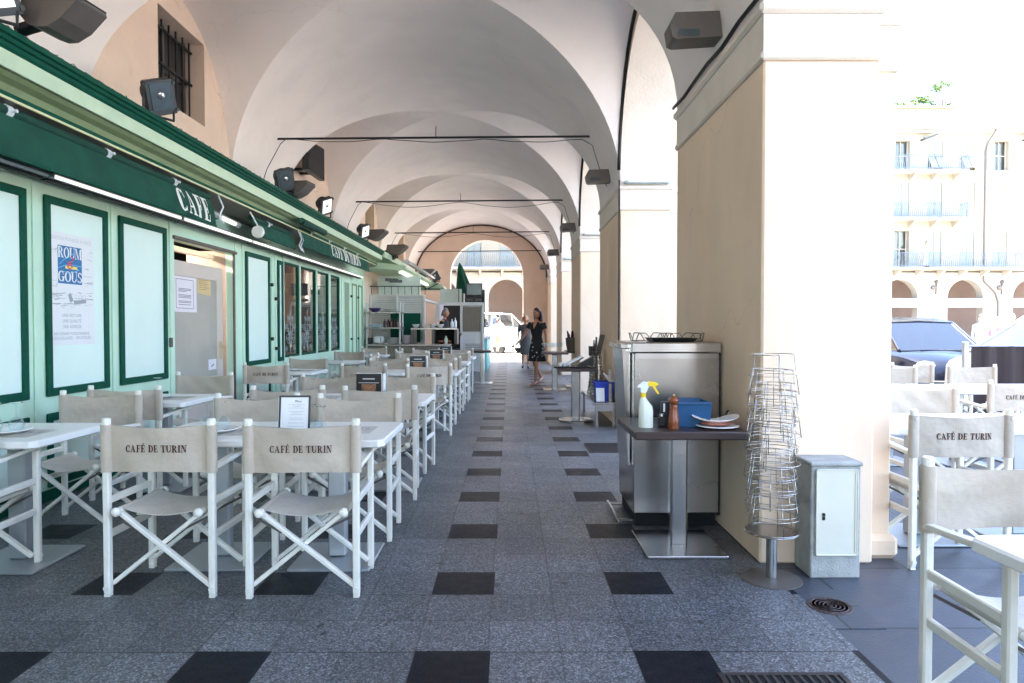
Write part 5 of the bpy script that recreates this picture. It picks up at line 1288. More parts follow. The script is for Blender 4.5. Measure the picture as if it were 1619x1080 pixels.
for i in range(3): lath('cup', 'white cup on the tray of the second dark service table', 'cup', [(.02, 0), (.03, .03), (.032, .05), (.028, .05), (.0, .01)], (.70 + .06 * i, 9.42, D2_ + .019), 'porcelain', 'white cups on the second service table')
t = thing('jug', 'pale jug with a black lid behind the second service table', 'jug', (1.25, 9.95, .0)); m = MB(); m.lathe([(.06, .346), (.07, .45), (.06, .9), (0, .9)], (0, .2, 0), 14); m.build('body', 'bottle_plastic', t, smooth=40); m = MB(); m.box(-.07, .07, .13, .27, .9, 1.04, .005); m.build('lid', 'black_plastic', t)
# low bench with wire tree and blue crate
t = thing('low_bench', 'low steel bench against the second pillar', 'bench', (1.28, 9.6, 0))
m = MB(); m.box(1.12, 1.40, 8.95, 10.6, .31, .335, .004); m.box(1.12, 1.40, 8.95, 8.965, .22, .31); m.build('bench_top', 'steel', t, world=True)
for x, y in ((1.15, 9.0), (1.15, 10.55), (1.37, 9.0), (1.37, 10.55)): m = MB(); m.box(x - .015, x + .015, y - .015, y + .015, 0.004, .309); m.build('leg', 'steel', t, world=True)
t = thing('cutlery_tree', 'tangled tree of steel wire stands on the low bench', 'wire stand', (1.27, 10.0, .336))
random.seed(9); m = MB()
for i in range(16):
    zz = .336 + .045 * i; r = .17 - .0065 * i
    m.tube([(1.27 + r * .8 * math.cos(2 * PI * k / 16), 10.0 + r * math.sin(2 * PI * k / 16), zz + random.uniform(-.01, .01)) for k in range(16)], .005, 4, closed=True)
    for k in range(4): a = random.uniform(0, 6.3); m.tube([(1.27 + r * .8 * math.cos(a), 10.0 + r * math.sin(a), zz), (1.27 + r * .6 * math.cos(a + .2), 10.0 + r * .8 * math.sin(a + .2), zz + .12)], .0045, 4)
m.build('rings', 'dull_wire', t, world=True, smooth=True)
m = MB(); m.tube([(1.27, 10, .336), (1.27, 10, 1.18)], .014, 8); m.obox((1.33, 10.0, 1.08), (.035, .02, .14), Matrix.Rotation(R(12), 3, 'Y')); m.build('post', 'brown_metal', t, world=True)
t = thing('crate', 'bright blue plastic crate on the low bench beside the steel cabinet', 'crate', (1.27, 9.25, .336)); m = MB(); m.loft([rr(.10, .13, 0), rr(.125, .16, .25), rr(.117, .152, .25), rr(.093, .123, .01)]); m.build('crate_body', 'blue_plastic', t); m = MB(); m.loft([rr(.134, .17, .235), rr(.134, .17, .255), rr(.12, .155, .2555), rr(.12, .155, .235)]); m.build('rim', 'blue_plastic', t)
m = MB(); m.obox((1.20, 9.02, .43), (.055, .004, .09), Matrix.Rotation(R(-12), 3, 'X')); tag(m.build('paper_sheet', 'paper'), 'white printed sheets leaning against the blue crate', 'papers')
m = MB()
for i in range(4): m.obox((1.33 + .02 * i, 9.1, .66 - .03 * i), (.10, .012, .008), Matrix.Rotation(R(32), 3, 'Y'))
m.obox((1.34, 9.1, .55), (.02, .02, .22)); tag(m.build('tongs_rack', 'steel'), 'bundle of steel tongs above the blue crate', 'tongs')
dark_table(.68, 1.20, 13.9, 14.6, 'third dark service table crowded with glasses', z=.80, col=.06)
for i in range(9): 
    x, y = .72 + .045 * i, 14.0 + .18 * (i % 3); 
    q = MB(); q.lathe([(.03, 0), (.004, .01), (.004, .08), (.035, .11), (.04, .15), (.034, .19), (.032, .19), (.037, .15), (.0, .09)], (x, y, .8005), 14); tag(q.build('wine_glass', 'glass', smooth=40), 'clear stemmed glass among those crowding the third service table', 'glass', 'stemmed glasses on the third service table')
dark_table(1.22, 1.40 + .35, 14.75, 15.3, 'fourth dark service table behind the glasses, beside the third pillar', z=.80, col=.05)
t = thing('bottle_basket', 'dark basket of wine bottles on the fourth dark service table', 'basket', (1.38, 14.95, .8005)); m = MB(); m.lathe([(.12, 0), (.15, .14), (.16, .28), (.15, .28), (.11, .02), (0, .02)], (0, 0, 0), 16); m.build('basket', 'brown_metal', t, smooth=40)
for i in range(4):
    m = MB(); a = i * 1.5; m.tube([(.05 * math.cos(a), .05 * math.sin(a), .05), (.09 * math.cos(a), .09 * math.sin(a), .33), (.12 * math.cos(a), .11 * math.sin(a), .43 + .05 * (i == 0))], [.035, .034, .013], 10); m.build('bottle', 'bottle_dark', t, smooth=50)
dark_table(-.86, -.42, 15.6, 16.1, 'dark service table left of the aisle beyond the last row', z=.775, col=.05)
# ================================================================ POSTER
t = thing('poster', 'tall white poster with a blue emblem lettered ROUM and GOUS on the second green panel', 'poster', (XW, 5.6, 1.3))
PY0, PY1, PZ0, PZ1 = 5.24, 5.83, 1.19, 2.08
m = MB(); m.box(XW + .0085, XW + .0105, PY0, PY1, PZ0, PZ1); m.build('sheet', 'paper', t, world=True)
X = XW + .011
fp = lambda u, v, d=0: (X + d, (PY0 + PY1) / 2 + u, v)
m = MB(); m.box(X, X + .0006, 5.37, 5.67, 1.68, 1.98); m.build('emblem', 'poster_blue', t, world=True)
m = MB(); 
for s_, z in (('ROUM', 1.885), ('GOUS', 1.695)):
    polys, tw = text_polys(s_, .085, .78, .02, .2, .07); k = .30 / tw if tw else 1
    put_text(m, polys, lambda u, v, d, z=z: (X + .0010 + d * .4, 5.52 + u * k, z + v))
m.build('lettering', 'white_letter', t, world=True, recalc=False)
def wav(pts, r, m_, nm):
    m = MB(); m.tube([(X + .0012, 5.52 + (y - 5.5925) * 1.28, z) for y, z in pts], r, 5); m.build(nm, m_, t, world=True)
wav([(5.49, 1.83), (5.53, 1.87), (5.58, 1.895), (5.63, 1.93)], .003, 'poster_cyan', 'wave_line'); wav([(5.48, 1.80), (5.54, 1.825), (5.60, 1.835), (5.70, 1.83)], .003, 'poster_cyan', 'wave_line'); wav([(5.52, 1.78), (5.57, 1.765), (5.63, 1.78), (5.68, 1.80)], .003, 'poster_cyan', 'wave_line')
wav([(5.60, 1.90), (5.625, 1.885), (5.61, 1.86), (5.575, 1.85), (5.565, 1.82), (5.585, 1.80), (5.61, 1.815), (5.60, 1.835), (5.57, 1.835)], .006, 'poster_red', 'ampersand_swirl')
m = MB(); m.box(X + .0003, X + .0009, 5.46, 5.61, 1.800, 1.822); m.build('emblem_streak', 'poster_yellow', t, world=True)
small_text('MAISON FONDÉE À NICE', .044, lambda u, v: (X, 5.535 + u * 1.05, 2.02 + v), 'heading', 'ink_faint', t).location = (-t.location.x, -t.location.y, -t.location.z)
for i, s_ in enumerate(('UNE HISTOIRE', 'UNE QUALITÉ', 'UNE ADRESSE')): small_text(s_, .038, lambda u, v, i=i: (X, 5.535 + u, 1.415 - .045 * i + v), 'caption', 'ink_grey', t).location = (-t.location.x, -t.location.y, -t.location.z)
for s_, z, sz in (('ANCIENNE POISSONNERIE', 1.27, .034), ('COQUILLAGES - CRUSTACÉS', 1.235, .034)): small_text(s_, sz, lambda u, v, z=z: (X, 5.535 + u * 1.1, z + v), 'caption', 'ink_grey', t).location = (-t.location.x, -t.location.y, -t.location.z)
m = MB(); random.seed(4)
for i in range(90):
    y = random.uniform(5.25, 5.78); z = random.choice((random.uniform(1.5, 1.66), random.uniform(1.66, 1.98), random.uniform(1.48, 1.60)))
    if 5.35 < y < 5.69 and 1.63 < z < 2.02: continue
    L_ = random.uniform(.02, .12); L_ = min(L_, 5.82 - y)
    if y < 5.36 and z > 1.63: L_ = min(L_, 5.365 - y)
    m.bar((X + .0003, y, z), (X + .0003, y + L_, z + random.uniform(-.012, .012)), .0008, random.choice((.002, .003, .006)))
m.build('sketch', 'ink_grey', t, world=True, recalc=False)
m = MB(); m.obox((X + .0004, 5.64, 1.54), (.0004, .08, .016), Matrix.Rotation(R(6), 3, 'X')); m.obox((X + .0004, 5.52, 1.57), (.0004, .02, .035), Matrix.Rotation(R(25), 3, 'X')); m.build('sketch_shade', 'ink_grey', t, world=True)
# notices behind the door glass
X = XW - .138
t = thing('notice', 'white printed notice taped to the glass of the café door', 'notice', (X, 7.6, 1.6))
m = MB(); m.box(X, X + .002, 7.48, 8.06, 1.50, 1.91); m.build('sheet', 'paper_pink', t, world=True)
m = MB()
for a in ((7.56, 7.98, 1.865, 1.87), (7.56, 7.98, 1.54, 1.545), (7.56, 7.567, 1.54, 1.87), (7.973, 7.98, 1.54, 1.87)): m.box(X + .0025, X + .003, *a)
for z in (1.76, 1.745, 1.73, 1.69, 1.675, 1.66, 1.62, 1.605, 1.58): m.box(X + .0025, X + .003, 7.62, 7.62 + .30 * (1 if z != 1.73 else .6), z, z + .006)
m.build('printed_lines', 'ink', t, world=True, recalc=False)
t = thing('note', 'yellowed handwritten note on the glass of the café door', 'note', (X, 8.1, 1.75))
m = MB(); m.add([(X, 8.08, 1.95), (X, 8.44, 1.95), (X, 8.44, 1.71), (X, 8.22, 1.72), (X, 8.15, 1.74), (X, 8.08, 1.73)], [(0, 1, 2, 3, 4, 5)]); m.extr([(X, 8.08, 1.95), (X, 8.44, 1.95), (X, 8.44, 1.71), (X, 8.08, 1.73)], (.002, 0, 0)); m.build('sheet', 'note_paper', t, world=True)
m = MB()
for i in range(7): m.box(X + .0025, X + .003, 8.12, 8.33 + .05 * (i % 2), 1.91 - .022 * i, 1.914 - .022 * i)
m.build('handwriting', 'mill_wood', t, world=True)
t = thing('sticker', 'small square white sticker low on the café door glass', 'sticker', (X, 8.2, 1)); m = MB(); m.box(X, X + .002, 8.36, 8.58, .80, .93); m.build('sheet', 'paper_pink', t, world=True); m = MB(); m.bar((X + .0028, 8.44, .84), (X + .0028, 8.51, .87), .001, .015); m.build('print', 'ink', t, world=True)
# ================================================================ PEOPLE
def skin_mesh(verts, edges, root=0, sub=2):
    me = bpy.data.meshes.new('sk'); me.from_pydata([v[0] for v in verts], edges, []); o = bpy.data.objects.new('sk', me); sc.collection.objects.link(o)
    md = o.modifiers.new('s', 'SKIN'); md.use_smooth_shade = True; md.branch_smoothing = .4
    for i, v in enumerate(verts):
        r = v[1]; me.skin_vertices[0].data[i].radius = r if isinstance(r, tuple) else (r, r); me.skin_vertices[0].data[i].use_root = (i == root)
    s2 = o.modifiers.new('b', 'SUBSURF'); s2.levels = sub; s2.render_levels = sub
    dg = bpy.context.evaluated_depsgraph_get(); out = bpy.data.meshes.new_from_object(o.evaluated_get(dg))
    bpy.data.objects.remove(o); bpy.data.meshes.remove(me); return out
def ell(cx, cy, z, rx, ry, n=20, pw=1.0, fl=0.0, ph=0.0):
    return [(cx + rx * (1 + fl * math.sin(7 * a + ph)) * math.cos(a), cy + ry * (1 + fl * math.sin(7 * a + ph)) * math.sin(a), z) for a in [2 * PI * k / n for k in range(n)]]
def person(name_label, loc, rz, hgt, J, skin, clothes, hair, hairstyle, shoe='cloth_black', group=None):
    """J: joints in a 1.70 m figure facing -Y. clothes: list of (part name, material, builder)"""
    t = thing('person', name_label, 'person', loc, rz, group); S = hgt / 1.70; t.scale = (S, S, S)
    base = [((0, 0, .93), (.115, .085)), ((0, 0, 1.08), (.105, .075)), ((0, -.005, 1.24), (.13, .085)), ((0, 0, 1.38), (.11, .07)), ((0, -.005, 1.44), (.048, .048)), ((0, -.02, 1.50), (.046, .048))]
    e = [(0, 1), (1, 2), (2, 3), (3, 4), (4, 5)]
    v = list(base)
    def chain(start, pts):
        p = start
        for q in pts: v.append(q); e.append((p, len(v) - 1)); p = len(v) - 1
        return p
    for sd in ('L', 'R'):
        h, k, a, toe = J['leg' + sd]; chain(0, [(h, .085), (((Vector(h) + Vector(k)) / 2)[:], .070), (k, .047), ((Vector(k) * .65 + Vector(a) * .35)[:], .048), (a, .028), (toe, (.030, .022))])
        s_, el, wr, hd = J['arm' + sd]; chain(3, [(s_, .048), (((Vector(s_) + Vector(el)) / 2)[:], .040), (el, .031), (wr, .021), (hd, (.030, .014))])
    me = skin_mesh(v, e)
    mb = MB(); mb.add([x.co[:] for x in me.vertices], [tuple(p.vertices) for p in me.polygons]); bpy.data.meshes.remove(me)
    # head with face
    hc = Vector(J.get('head', (0, -.03, 1.595)))
    n = 20; rings = []
    for i in range(15):
        ph = PI * (i + .5) / 15; z = -math.cos(ph); r = math.sin(ph); ring = []
        for k in range(n):
            a = 2 * PI * k / n; x, y = math.cos(a) * r, math.sin(a) * r
            wx = .072 * (1 - .16 * max(0, -z)); wy = .092 if y < 0 else .098
            yy = y * wy
            if y < 0 and -.25 < z < .15 and abs(x) < .22: yy -= .014 * (1 - abs(x) / .22)        # nose
            if y < 0 and .05 < z < .30 and .2 < abs(x) < .6: yy += .007                            # eye sockets
            if y < 0 and z < -.7: yy -= .008                                                     # chin
            ring.append((hc.x + x * wx, hc.y + yy, hc.z + z * .112))
        rings.append(ring)
    mb.loft(rings)
    for sx in (-1, 1): mb.ball((hc.x + sx * .073, hc.y + .01, hc.z - .01), .02, 8, (.4, .7, 1.3))
    # fingers
    for sd in ('L', 'R'):
        wr, hd = Vector(J['arm' + sd][2]), Vector(J['arm' + sd][3]); d = (hd - wr).normalized(); sdv = d.cross(Vector((1, 0, 0)));  sdv = sdv.normalized() if sdv.length > .1 else Vector((0, 1, 0))
        pal = d.cross(sdv)
        for q, L_ in enumerate((.062, .072, .068, .052)):
            b = hd + sdv * (-.024 + .016 * q) + d * .02; c1 = b + d * L_ * .5 + pal * .004; c2 = b + d * L_ * .9 + pal * .018; mb.tube([b, c1, c2], [.0085, .008, .0065], 6)
        b = wr + d * .03 - sdv * .022; mb.tube([b, b + d * .03 - sdv * .02, b + d * .055 - sdv * .022], [.010, .009, .007], 6)
    body = mb.build('body', skin, t, smooth=True)
    m = MB()
    for sx in (-1, 1): m.ball((hc.x + sx * .027, hc.y - .083, hc.z + .018), .0085, 8, (1.2, .5, .8))
    m.ball((hc.x, hc.y - .088, hc.z - .055), .012, 8, (1.6, .4, .45)); m.build('eyes_and_mouth', 'bottle_dark', t, smooth=True)
    m = MB()
    cap = []
    for i in range(9):
        ph = PI * .5 * (1 - i / 8) if True else 0
        cap.append([(hc.x + .082 * math.cos(ph) * math.cos(a), hc.y + .018 + (.098 if math.sin(a) > 0 else .088) * math.cos(ph) * math.sin(a), hc.z + .02 + .115 * math.sin(ph) + (-.10 * max(0, math.sin(a)) + .03 * max(0, -math.sin(a))) * math.cos(ph)) for a in [2 * PI * k / 20 for k in range(20)]])
    m.loft(cap[::-1])
    if hairstyle == 'long':
        for k in range(9):
            a = PI * (k + .0) / 8; x0 = hc.x + .072 * math.cos(a); y0 = hc.y + .03 + .07 * math.sin(a)
            m.tube([(x0, y0, hc.z + .05), (x0 * 1.1 + .0, y0 + .02, hc.z - .06), (x0 * 1.05 + .01, y0 + .03, hc.z - .17), (x0 * .95 + .02, y0 + .02, hc.z - .25)], [.028, .034, .03, .008], 7)
    elif hairstyle == 'bob':
        for k in range(9):
            a = PI * (k + .0) / 8; x0 = hc.x + .075 * math.cos(a); y0 = hc.y + .025 + .07 * math.sin(a)
            m.tube([(x0, y0, hc.z + .06), (x0 * 1.15, y0 + .01, hc.z - .03), (x0 * 1.0, y0, hc.z - .10)], [.03, .036, .014], 7)
    m.build('hair', hair, t, smooth=True)
    for nm, mt, fn in clothes:
        m = MB(); fn(m); m.build(nm, mt, t, smooth=50)
    for sd in ('L', 'R'):
        a, toe = Vector(J['leg' + sd][2]), Vector(J['leg' + sd][3]); m = MB(); m.tube([a + (a - toe) * .28 + Vector((0, 0, -.03)), a * .5 + toe * .5 + Vector((0, 0, -.015)), toe + (toe - a) * .35 + Vector((0, 0, -.005))], [.030, .036, .026], 10); m.build('shoe', shoe, t, smooth=True)
    return t
def STAND(arm_out=.0, step=.0, bend=0.0):
    return {'legL': ((.09, 0, .88), (.09, -.03 - step * .4, .49), (.09, .02 - step * .8, .085), (.095, -.12 - step * .8, .03)),
            'legR': ((-.09, 0, .88), (-.09, -.03 + step * .2, .49), (-.09, .03 + step, .10 + step * .15), (-.095, -.10 + step, .035 + step * .05)),
            'armL': ((.17, 0, 1.37), (.23 + arm_out * .3, .02, 1.10), (.25 + arm_out, -.06 - bend * .2, .87 + bend * .3), (.25 + arm_out, -.10 - bend * .25, .80 + bend * .3)),
            'armR': ((-.17, 0, 1.37), (-.23 - arm_out * .3, .03, 1.10), (-.25 - arm_out, -.04 - bend * .2, .87 + bend * .3), (-.25 - arm_out, -.08 - bend * .25, .80 + bend * .3))}
def sleeve(m, a, b, r0, r1): m.tube([a, (Vector(a) * .5 + Vector(b) * .5)[:], b], [r0, (r0 + r1) / 2, r1], 12)
# woman in black dress, walking towards the camera, arm swung out
J = STAND(0, .26); J['head'] = (.012, -.035, 1.595); J['armR'] = ((-.165, 0, 1.37), (-.25, -.10, 1.13), (-.36, -.22, .95), (-.41, -.28, .89)); J['armL'] = ((.165, 0, 1.37), (.215, .04, 1.10), (.22, .02, .86), (.22, 0, .79))
def d1(m):
    m.loft([ell(0, 0, 1.405, .125, .055), ell(0, -.003, 1.37, .170, .085), ell(0, -.015, 1.24, .158, .112), ell(0, -.003, 1.08, .122, .092), ell(0, .005, .96, .152, .118), ell(0, .005, .80, .185, .145, 20, 1, .03), ell(0, .0, .62, .205, .170, 20, 1, .06, 1), ell(.01, 0, .53, .215, .185, 20, 1, .08, 2)])
    sleeve(m, (.16, 0, 1.385), (.20, .01, 1.25), .060, .062); sleeve(m, (-.16, 0, 1.385), (-.21, -.05, 1.26), .060, .062)
def d1b(m):
    random.seed(8)
    for i in range(20):
        a = random.uniform(PI, 2 * PI); z = random.uniform(.60, .98); rx = .16 + .06 * (.95 - z) / .4; ry = rx * .84
        m.ball((rx * math.cos(a) * 1.0, ry * math.sin(a) * 1.02, z), random.uniform(.010, .017), 6, (1, 1, 1))
def neck(m): m.loft([ell(0, -.070, 1.415, .058, .02, 12), ell(0, -.098, 1.34, .040, .018, 12), ell(0, -.120, 1.26, .008, .008, 12)])
person('woman with long dark hair walking in a short black dotted dress', (.62, 15.5, .004), R(-38), 1.72, J, 'skin_tan', [('dress', 'cloth_black', d1), ('dress_dots', 'porcelain', d1b), ('neckline', 'skin_tan', neck)], 'hair_dark', 'long', 'skin')
J = STAND(0, .08)
def d2(m):
    m.loft([ell(0, 0, 1.42, .10, .06), ell(0, 0, 1.37, .175, .09), ell(0, -.012, 1.22, .165, .115), ell(0, 0, 1.06, .150, .115), ell(0, 0, .92, .178, .135), ell(0, 0, .66, .185, .15), ell(0, 0, .44, .17, .14)])
    sleeve(m, (.17, 0, 1.38), (.23, .01, 1.18), .062, .055); sleeve(m, (-.17, 0, 1.38), (-.23, .02, 1.18), .062, .055)
person('blonde woman in a grey knee-length dress walking behind the woman in black', (.5, 21.6, .004), R(-4), 1.66, J, 'skin_tan', [('dress', 'cloth_grey', d2)], 'hair_blonde', 'bob')
def shirt(m, z0=.88, short=True):
    m.loft([ell(0, 0, 1.43, .075, .06), ell(0, 0, 1.38, .18, .09), ell(0, -.01, 1.22, .175, .12), ell(0, 0, 1.0, .158, .115), ell(0, 0, z0, .165, .125)])
def arms(J, k):
    def f(m):
        shirt(m)
        for sd in ('L', 'R'): a, b = J['arm' + sd][0], J['arm' + sd][1]; sleeve(m, a, b if k > .5 else (Vector(a) * .5 + Vector(b) * .5)[:], .062, .052)
        if k > .9:
            for sd in ('L', 'R'): sleeve(m, J['arm' + sd][1], J['arm' + sd][2], .05, .036)
    return f
def pants(J, low=.1):
    def f(m):
        m.loft([ell(0, 0, .98, .150, .110), ell(0, 0, .90, .168, .125), ell(0, 0, .82, .165, .125)])
        for sd in ('L', 'R'): h, k, a, _ = J['leg' + sd]; m.tube([h, k, (Vector(k) * low + Vector(a) * (1 - low))[:]], [.095, .07, .058], 12)
    return f
J3 = STAND(.02, .2, 1.0)
person('dark-haired man in a white shirt and khaki trousers walking away past the white van', (-.58, 33.2, -.03), R(150), 1.74, J3, 'skin_tan', [('shirt', 'cloth_white', arms(J3, .6)), ('trousers', 'cloth_khaki', pants(J3))], 'hair_dark', 'short')
J4 = STAND(.0, 0, .9)
person('grey-haired cook in black working inside the kiosk', (-1.78, 18.6, .004), R(75), 1.80, J4, 'skin_tan', [('shirt', 'cloth_black', arms(J4, .95)), ('trousers', 'cloth_black', pants(J4))], 'hair_grey', 'short')
J5 = STAND(0, .1)
for i, (x, y, mt, lb, hr, h) in enumerate(((15.2, 22, 'cloth_blue', 'person in a blue top standing behind the parked cars, left of the pink pair', 'hair_dark', 1.72), (15.75, 22.2, 'cloth_pink', 'person in a pink top between the two others behind the parked cars', 'hair_blonde', 1.62), (16.2, 22, 'cloth_pink', 'taller person in a pink top at the right of the trio behind the cars', 'hair_blonde', 1.74))):
    person(lb, (x, y, -.03), R(10 * i), h, J5, 'skin', [('top', mt, arms(J5, .4)), ('trousers', 'cloth_white', pants(J5))], hr, 'short' if i == 0 else 'bob', group='people on the square')
person('person in a blue shirt leaning over the lowest balcony of the pale building', (28.0, 45.95, 5.3), R(20), 1.7, J4, 'skin_tan', [('shirt', 'cloth_blue', arms(J4, .5)), ('trousers', 'cloth_blue', pants(J4))], 'hair_dark', 'short')

# ================================================================ VEHICLES
def sec(x, hw, z0, z1, tum=.0, rnd=.08):
    """closed body section across Y at station x"""
    return [(x, -hw + .04, z0), (x, -hw, z0 + .10), (x, -hw - .01, (z0 + z1) / 2), (x, -hw + .015, z1 - rnd), (x, -hw + rnd + .02, z1), (x, 0, z1 + .03), (x, hw - rnd - .02, z1), (x, hw - .015, z1 - rnd), (x, hw + .01, (z0 + z1) / 2), (x, hw, z0 + .10), (x, hw - .04, z0)]
def vehicle(name, label, cat, loc, rz, paint, body, house, wheels, wr, lights, grille, glassy='car_glass', hoodline=None, low='car_black', sc_=1.0):
    t = thing(name, label, cat, loc, rz)
    m = MB(); m.loft([sec(*s_) for s_ in body]); b = m.build('body', paint, t, smooth=50)
    # greenhouse: stations (x, half width at belt, belt z, half width at roof, roof z)
    m = MB(); m.loft([[(x, -hb, zb), (x, -hr, zr), (x, 0, zr + .02), (x, hr, zr), (x, hb, zb)] for x, hb, zb, hr, zr in house]); m.build('windows', glassy, t, smooth=20)
    # roof and pillars
    hs = [h for h in house if h[4] - h[2] > .25]
    m = MB(); m.loft([[(x, -hr - .008, zr - .02), (x, -hr + .02, zr + .018), (x, 0, zr + .045), (x, hr - .02, zr + .018), (x, hr + .008, zr - .02), (x, 0, zr + .005)] for x, hb, zb, hr, zr in hs]); m.build('roof', paint, t, smooth=50)
    m = MB()
    for i in range(len(house) - 1):
        for sg in (-1, 1):
            A, B = house[i], house[i + 1]
            m.tube([(A[0], sg * A[3], A[4]), (B[0], sg * B[3], B[4])], .028, 8)
    for h in hs[::1]:
        for sg in (-1, 1): m.bar((h[0], sg * h[1], h[2]), (h[0], sg * h[3], h[4]), .06, .03, (0, 1, 0))
    m.build('roof_pillar', paint, t, smooth=40)
    for x, y in wheels:
        sg = 1 if y > 0 else -1
        m = MB(); m.lathe([(wr * .6, -.09), (wr, -.085), (wr, .085), (wr * .6, .09)], (x, y, wr), 24, 'y'); w_ = m.build('wheel', 'tyre', t, smooth=40)
        m = MB(); m.lathe([(0, .07), (wr * .62, .095), (wr * .62, .0)], (x, y, wr), 20, 'y')
        if sg < 0: m.v = [(a, 2 * y - b_, c) for a, b_, c in m.v]
        m.build('rim', 'aluminium', w_, smooth=40)
        m = MB(); m.lathe([(wr + .05, -.06), (wr + .05, .02)], (x, y, wr), 24, 'y'); m.v = [(a, b_ + sg * .035, c) for a, b_, c in m.v]; m.build('wheel_arch', 'car_black', t)
    for L_ in lights: m = MB(); m.ball(L_[:3], 1, 14, L_[3:]); m.build('headlight', 'lamp_glass', t, smooth=True)
    for g_ in grille: m = MB(); m.box(*g_, .01); m.build('grille', low, t)
    for sx_ in (.25, -.75):
        for sy_ in (-.38, .38): m = MB(); m.box(sx_ - .12, sx_ + .05, sy_ - .24, sy_ + .24, house[1][2] - .1, house[1][2] + .30, .06); m.box(sx_ - .08, sx_ + .02, sy_ - .12, sy_ + .12, house[1][2] + .30, house[1][2] + .44, .04); m.build('car_seat', 'car_seat', t)
    m = MB(); m.box(house[0][0] - .45, house[0][0] - .12, -.62, .62, house[0][2] - .1, house[0][2] + .02, .03); m.build('dashboard', 'car_seat', t)
    m = MB(); m.box(body[0][0] + .012, body[0][0] + .03, -.26, .26, .36, .47, .004); m.build('number_plate', 'paper', t)
    xm, hb, zb = house[1][0], house[1][1], house[1][2]
    for sg in (-1, 1): m = MB(); m.ball((xm - .12, sg * (hb + .14), zb + .06), .1, 10, (.5, .9, .65)); m.build('wing_mirror', low if name != 'van' else 'car_black', t, smooth=True)
    m = MB()
    m.box(house[0][0] + .02, house[0][0] - .02, -.35, .35, house[0][2] + .005, house[0][2] + .02); m.build('wiper', 'car_black', t)
    return t
# hatchback, nose towards +x local
HB = [(2.02, .55, .22, .62), (1.98, .70, .20, .70), (1.75, .84, .18, .80), (1.2, .88, .18, .90), (.75, .89, .18, .95), (-1.2, .89, .18, .97), (-1.8, .85, .2, .96), (-2.0, .75, .25, .90)]
HH = [(1.05, .74, .93, .72, .94), (.30, .80, .96, .62, 1.42), (-.35, .82, .97, .63, 1.50), (-1.2, .80, .98, .60, 1.44), (-1.75, .74, .97, .66, 1.02)]
vehicle('car', 'dark blue hatchback parked nose-on beyond the terrace chairs', 'car', (7.60, 12.95, -.03), R(-93), 'car_blue', HB, HH, [(1.25, -.80), (1.25, .80), (-1.25, -.80), (-1.25, .80)], .31,
        [(1.72, .66, .70, .26, .16, .10), (1.72, -.66, .70, .26, .16, .10)], [(1.99, 2.04, -.45, .45, .34, .50)])
m = MB(); m.box(-.26, .26, -.006, .006, -.055, .055, .002)
VB = [(1.70, .60, .25, .70), (1.62, .72, .22, .84), (1.3, .78, .2, .95), (.8, .80, .2, 1.0), (-1.3, .80, .2, 1.02), (-1.65, .74, .25, .98)]
VH = [(1.28, .72, .97, .68, .98), (.45, .75, 1.0, .60, 1.52), (-.4, .76, 1.02, .62, 1.58), (-1.2, .74, 1.02, .60, 1.50), (-1.6, .70, 1.0, .64, 1.06)]
vehicle('compact_car', 'small white car side-on behind the brown windbreak at the right edge', 'car', (8.45, 9.95, -.03), R(180), 'car_white', VB, VH, [(1.1, -.72), (1.1, .72), (-1.1, -.72), (-1.1, .72)], .29, [(1.55, .58, .72, .12, .14, .10), (1.55, -.58, .72, .12, .14, .10)], [(1.68, 1.72, -.35, .35, .35, .5)])
MBB = [(2.45, .80, .3, .80), (2.38, .88, .28, 1.05), (2.0, .93, .26, 1.18), (1.5, .95, .26, 1.28), (-2.3, .95, .26, 1.30), (-2.45, .92, .3, 1.28)]
MH = [(2.0, .84, 1.16, .80, 1.18), (1.05, .90, 1.27, .76, 1.95), (.2, .93, 1.28, .80, 2.02), (-1.5, .93, 1.28, .80, 2.02), (-2.4, .90, 1.28, .80, 1.95)]
vehicle('van', 'white van parked on the sunny street seen through the end arch', 'van', (-1.2, 35.4, -.03), R(-38), 'car_white', MBB, MH, [(1.55, -.84), (1.55, .84), (-1.45, -.84), (-1.45, .84)], .34, [(2.3, .70, .90, .14, .16, .12), (2.3, -.70, .90, .14, .16, .12)], [(2.43, 2.48, -.45, .45, .42, .62)], 'window_glass')
# windbreak
t = thing('windbreak', 'dark brown cloth windbreak with a grey metal post at the terrace edge', 'windbreak', (5.82, 8.7, 0))
m = MB(); n = 90; A = [[(5.90 + .04 * i, 8.7 + .018 * math.sin(i * .9) + .008 * math.sin(i * 2.3), z) for z in (.10, .5, 1.08)] for i in range(n)]; B = [[(p[0], p[1] + .006, p[2]) for p in r] for r in A]; strip(m, A); strip(m, B); strip(m, [[a[-1], b[-1]] for a, b in zip(A, B)]); m.build('cloth', 'barrier_cloth', t, world=True, smooth=60)
for x in (5.82, 7.7): m = MB(); m.box(x - .03, x + .03, 8.67, 8.73, .0, 1.14, .008); m.box(x - .15, x + .15, 8.55, 8.85, 0.001, .012, .003); m.build('post', 'aluminium', t, world=True)
m = MB(); m.tube([(5.85, 8.7, 1.085), (9.45, 8.7, 1.085)], .012, 8); m.build('top_rail', 'aluminium', t, world=True)

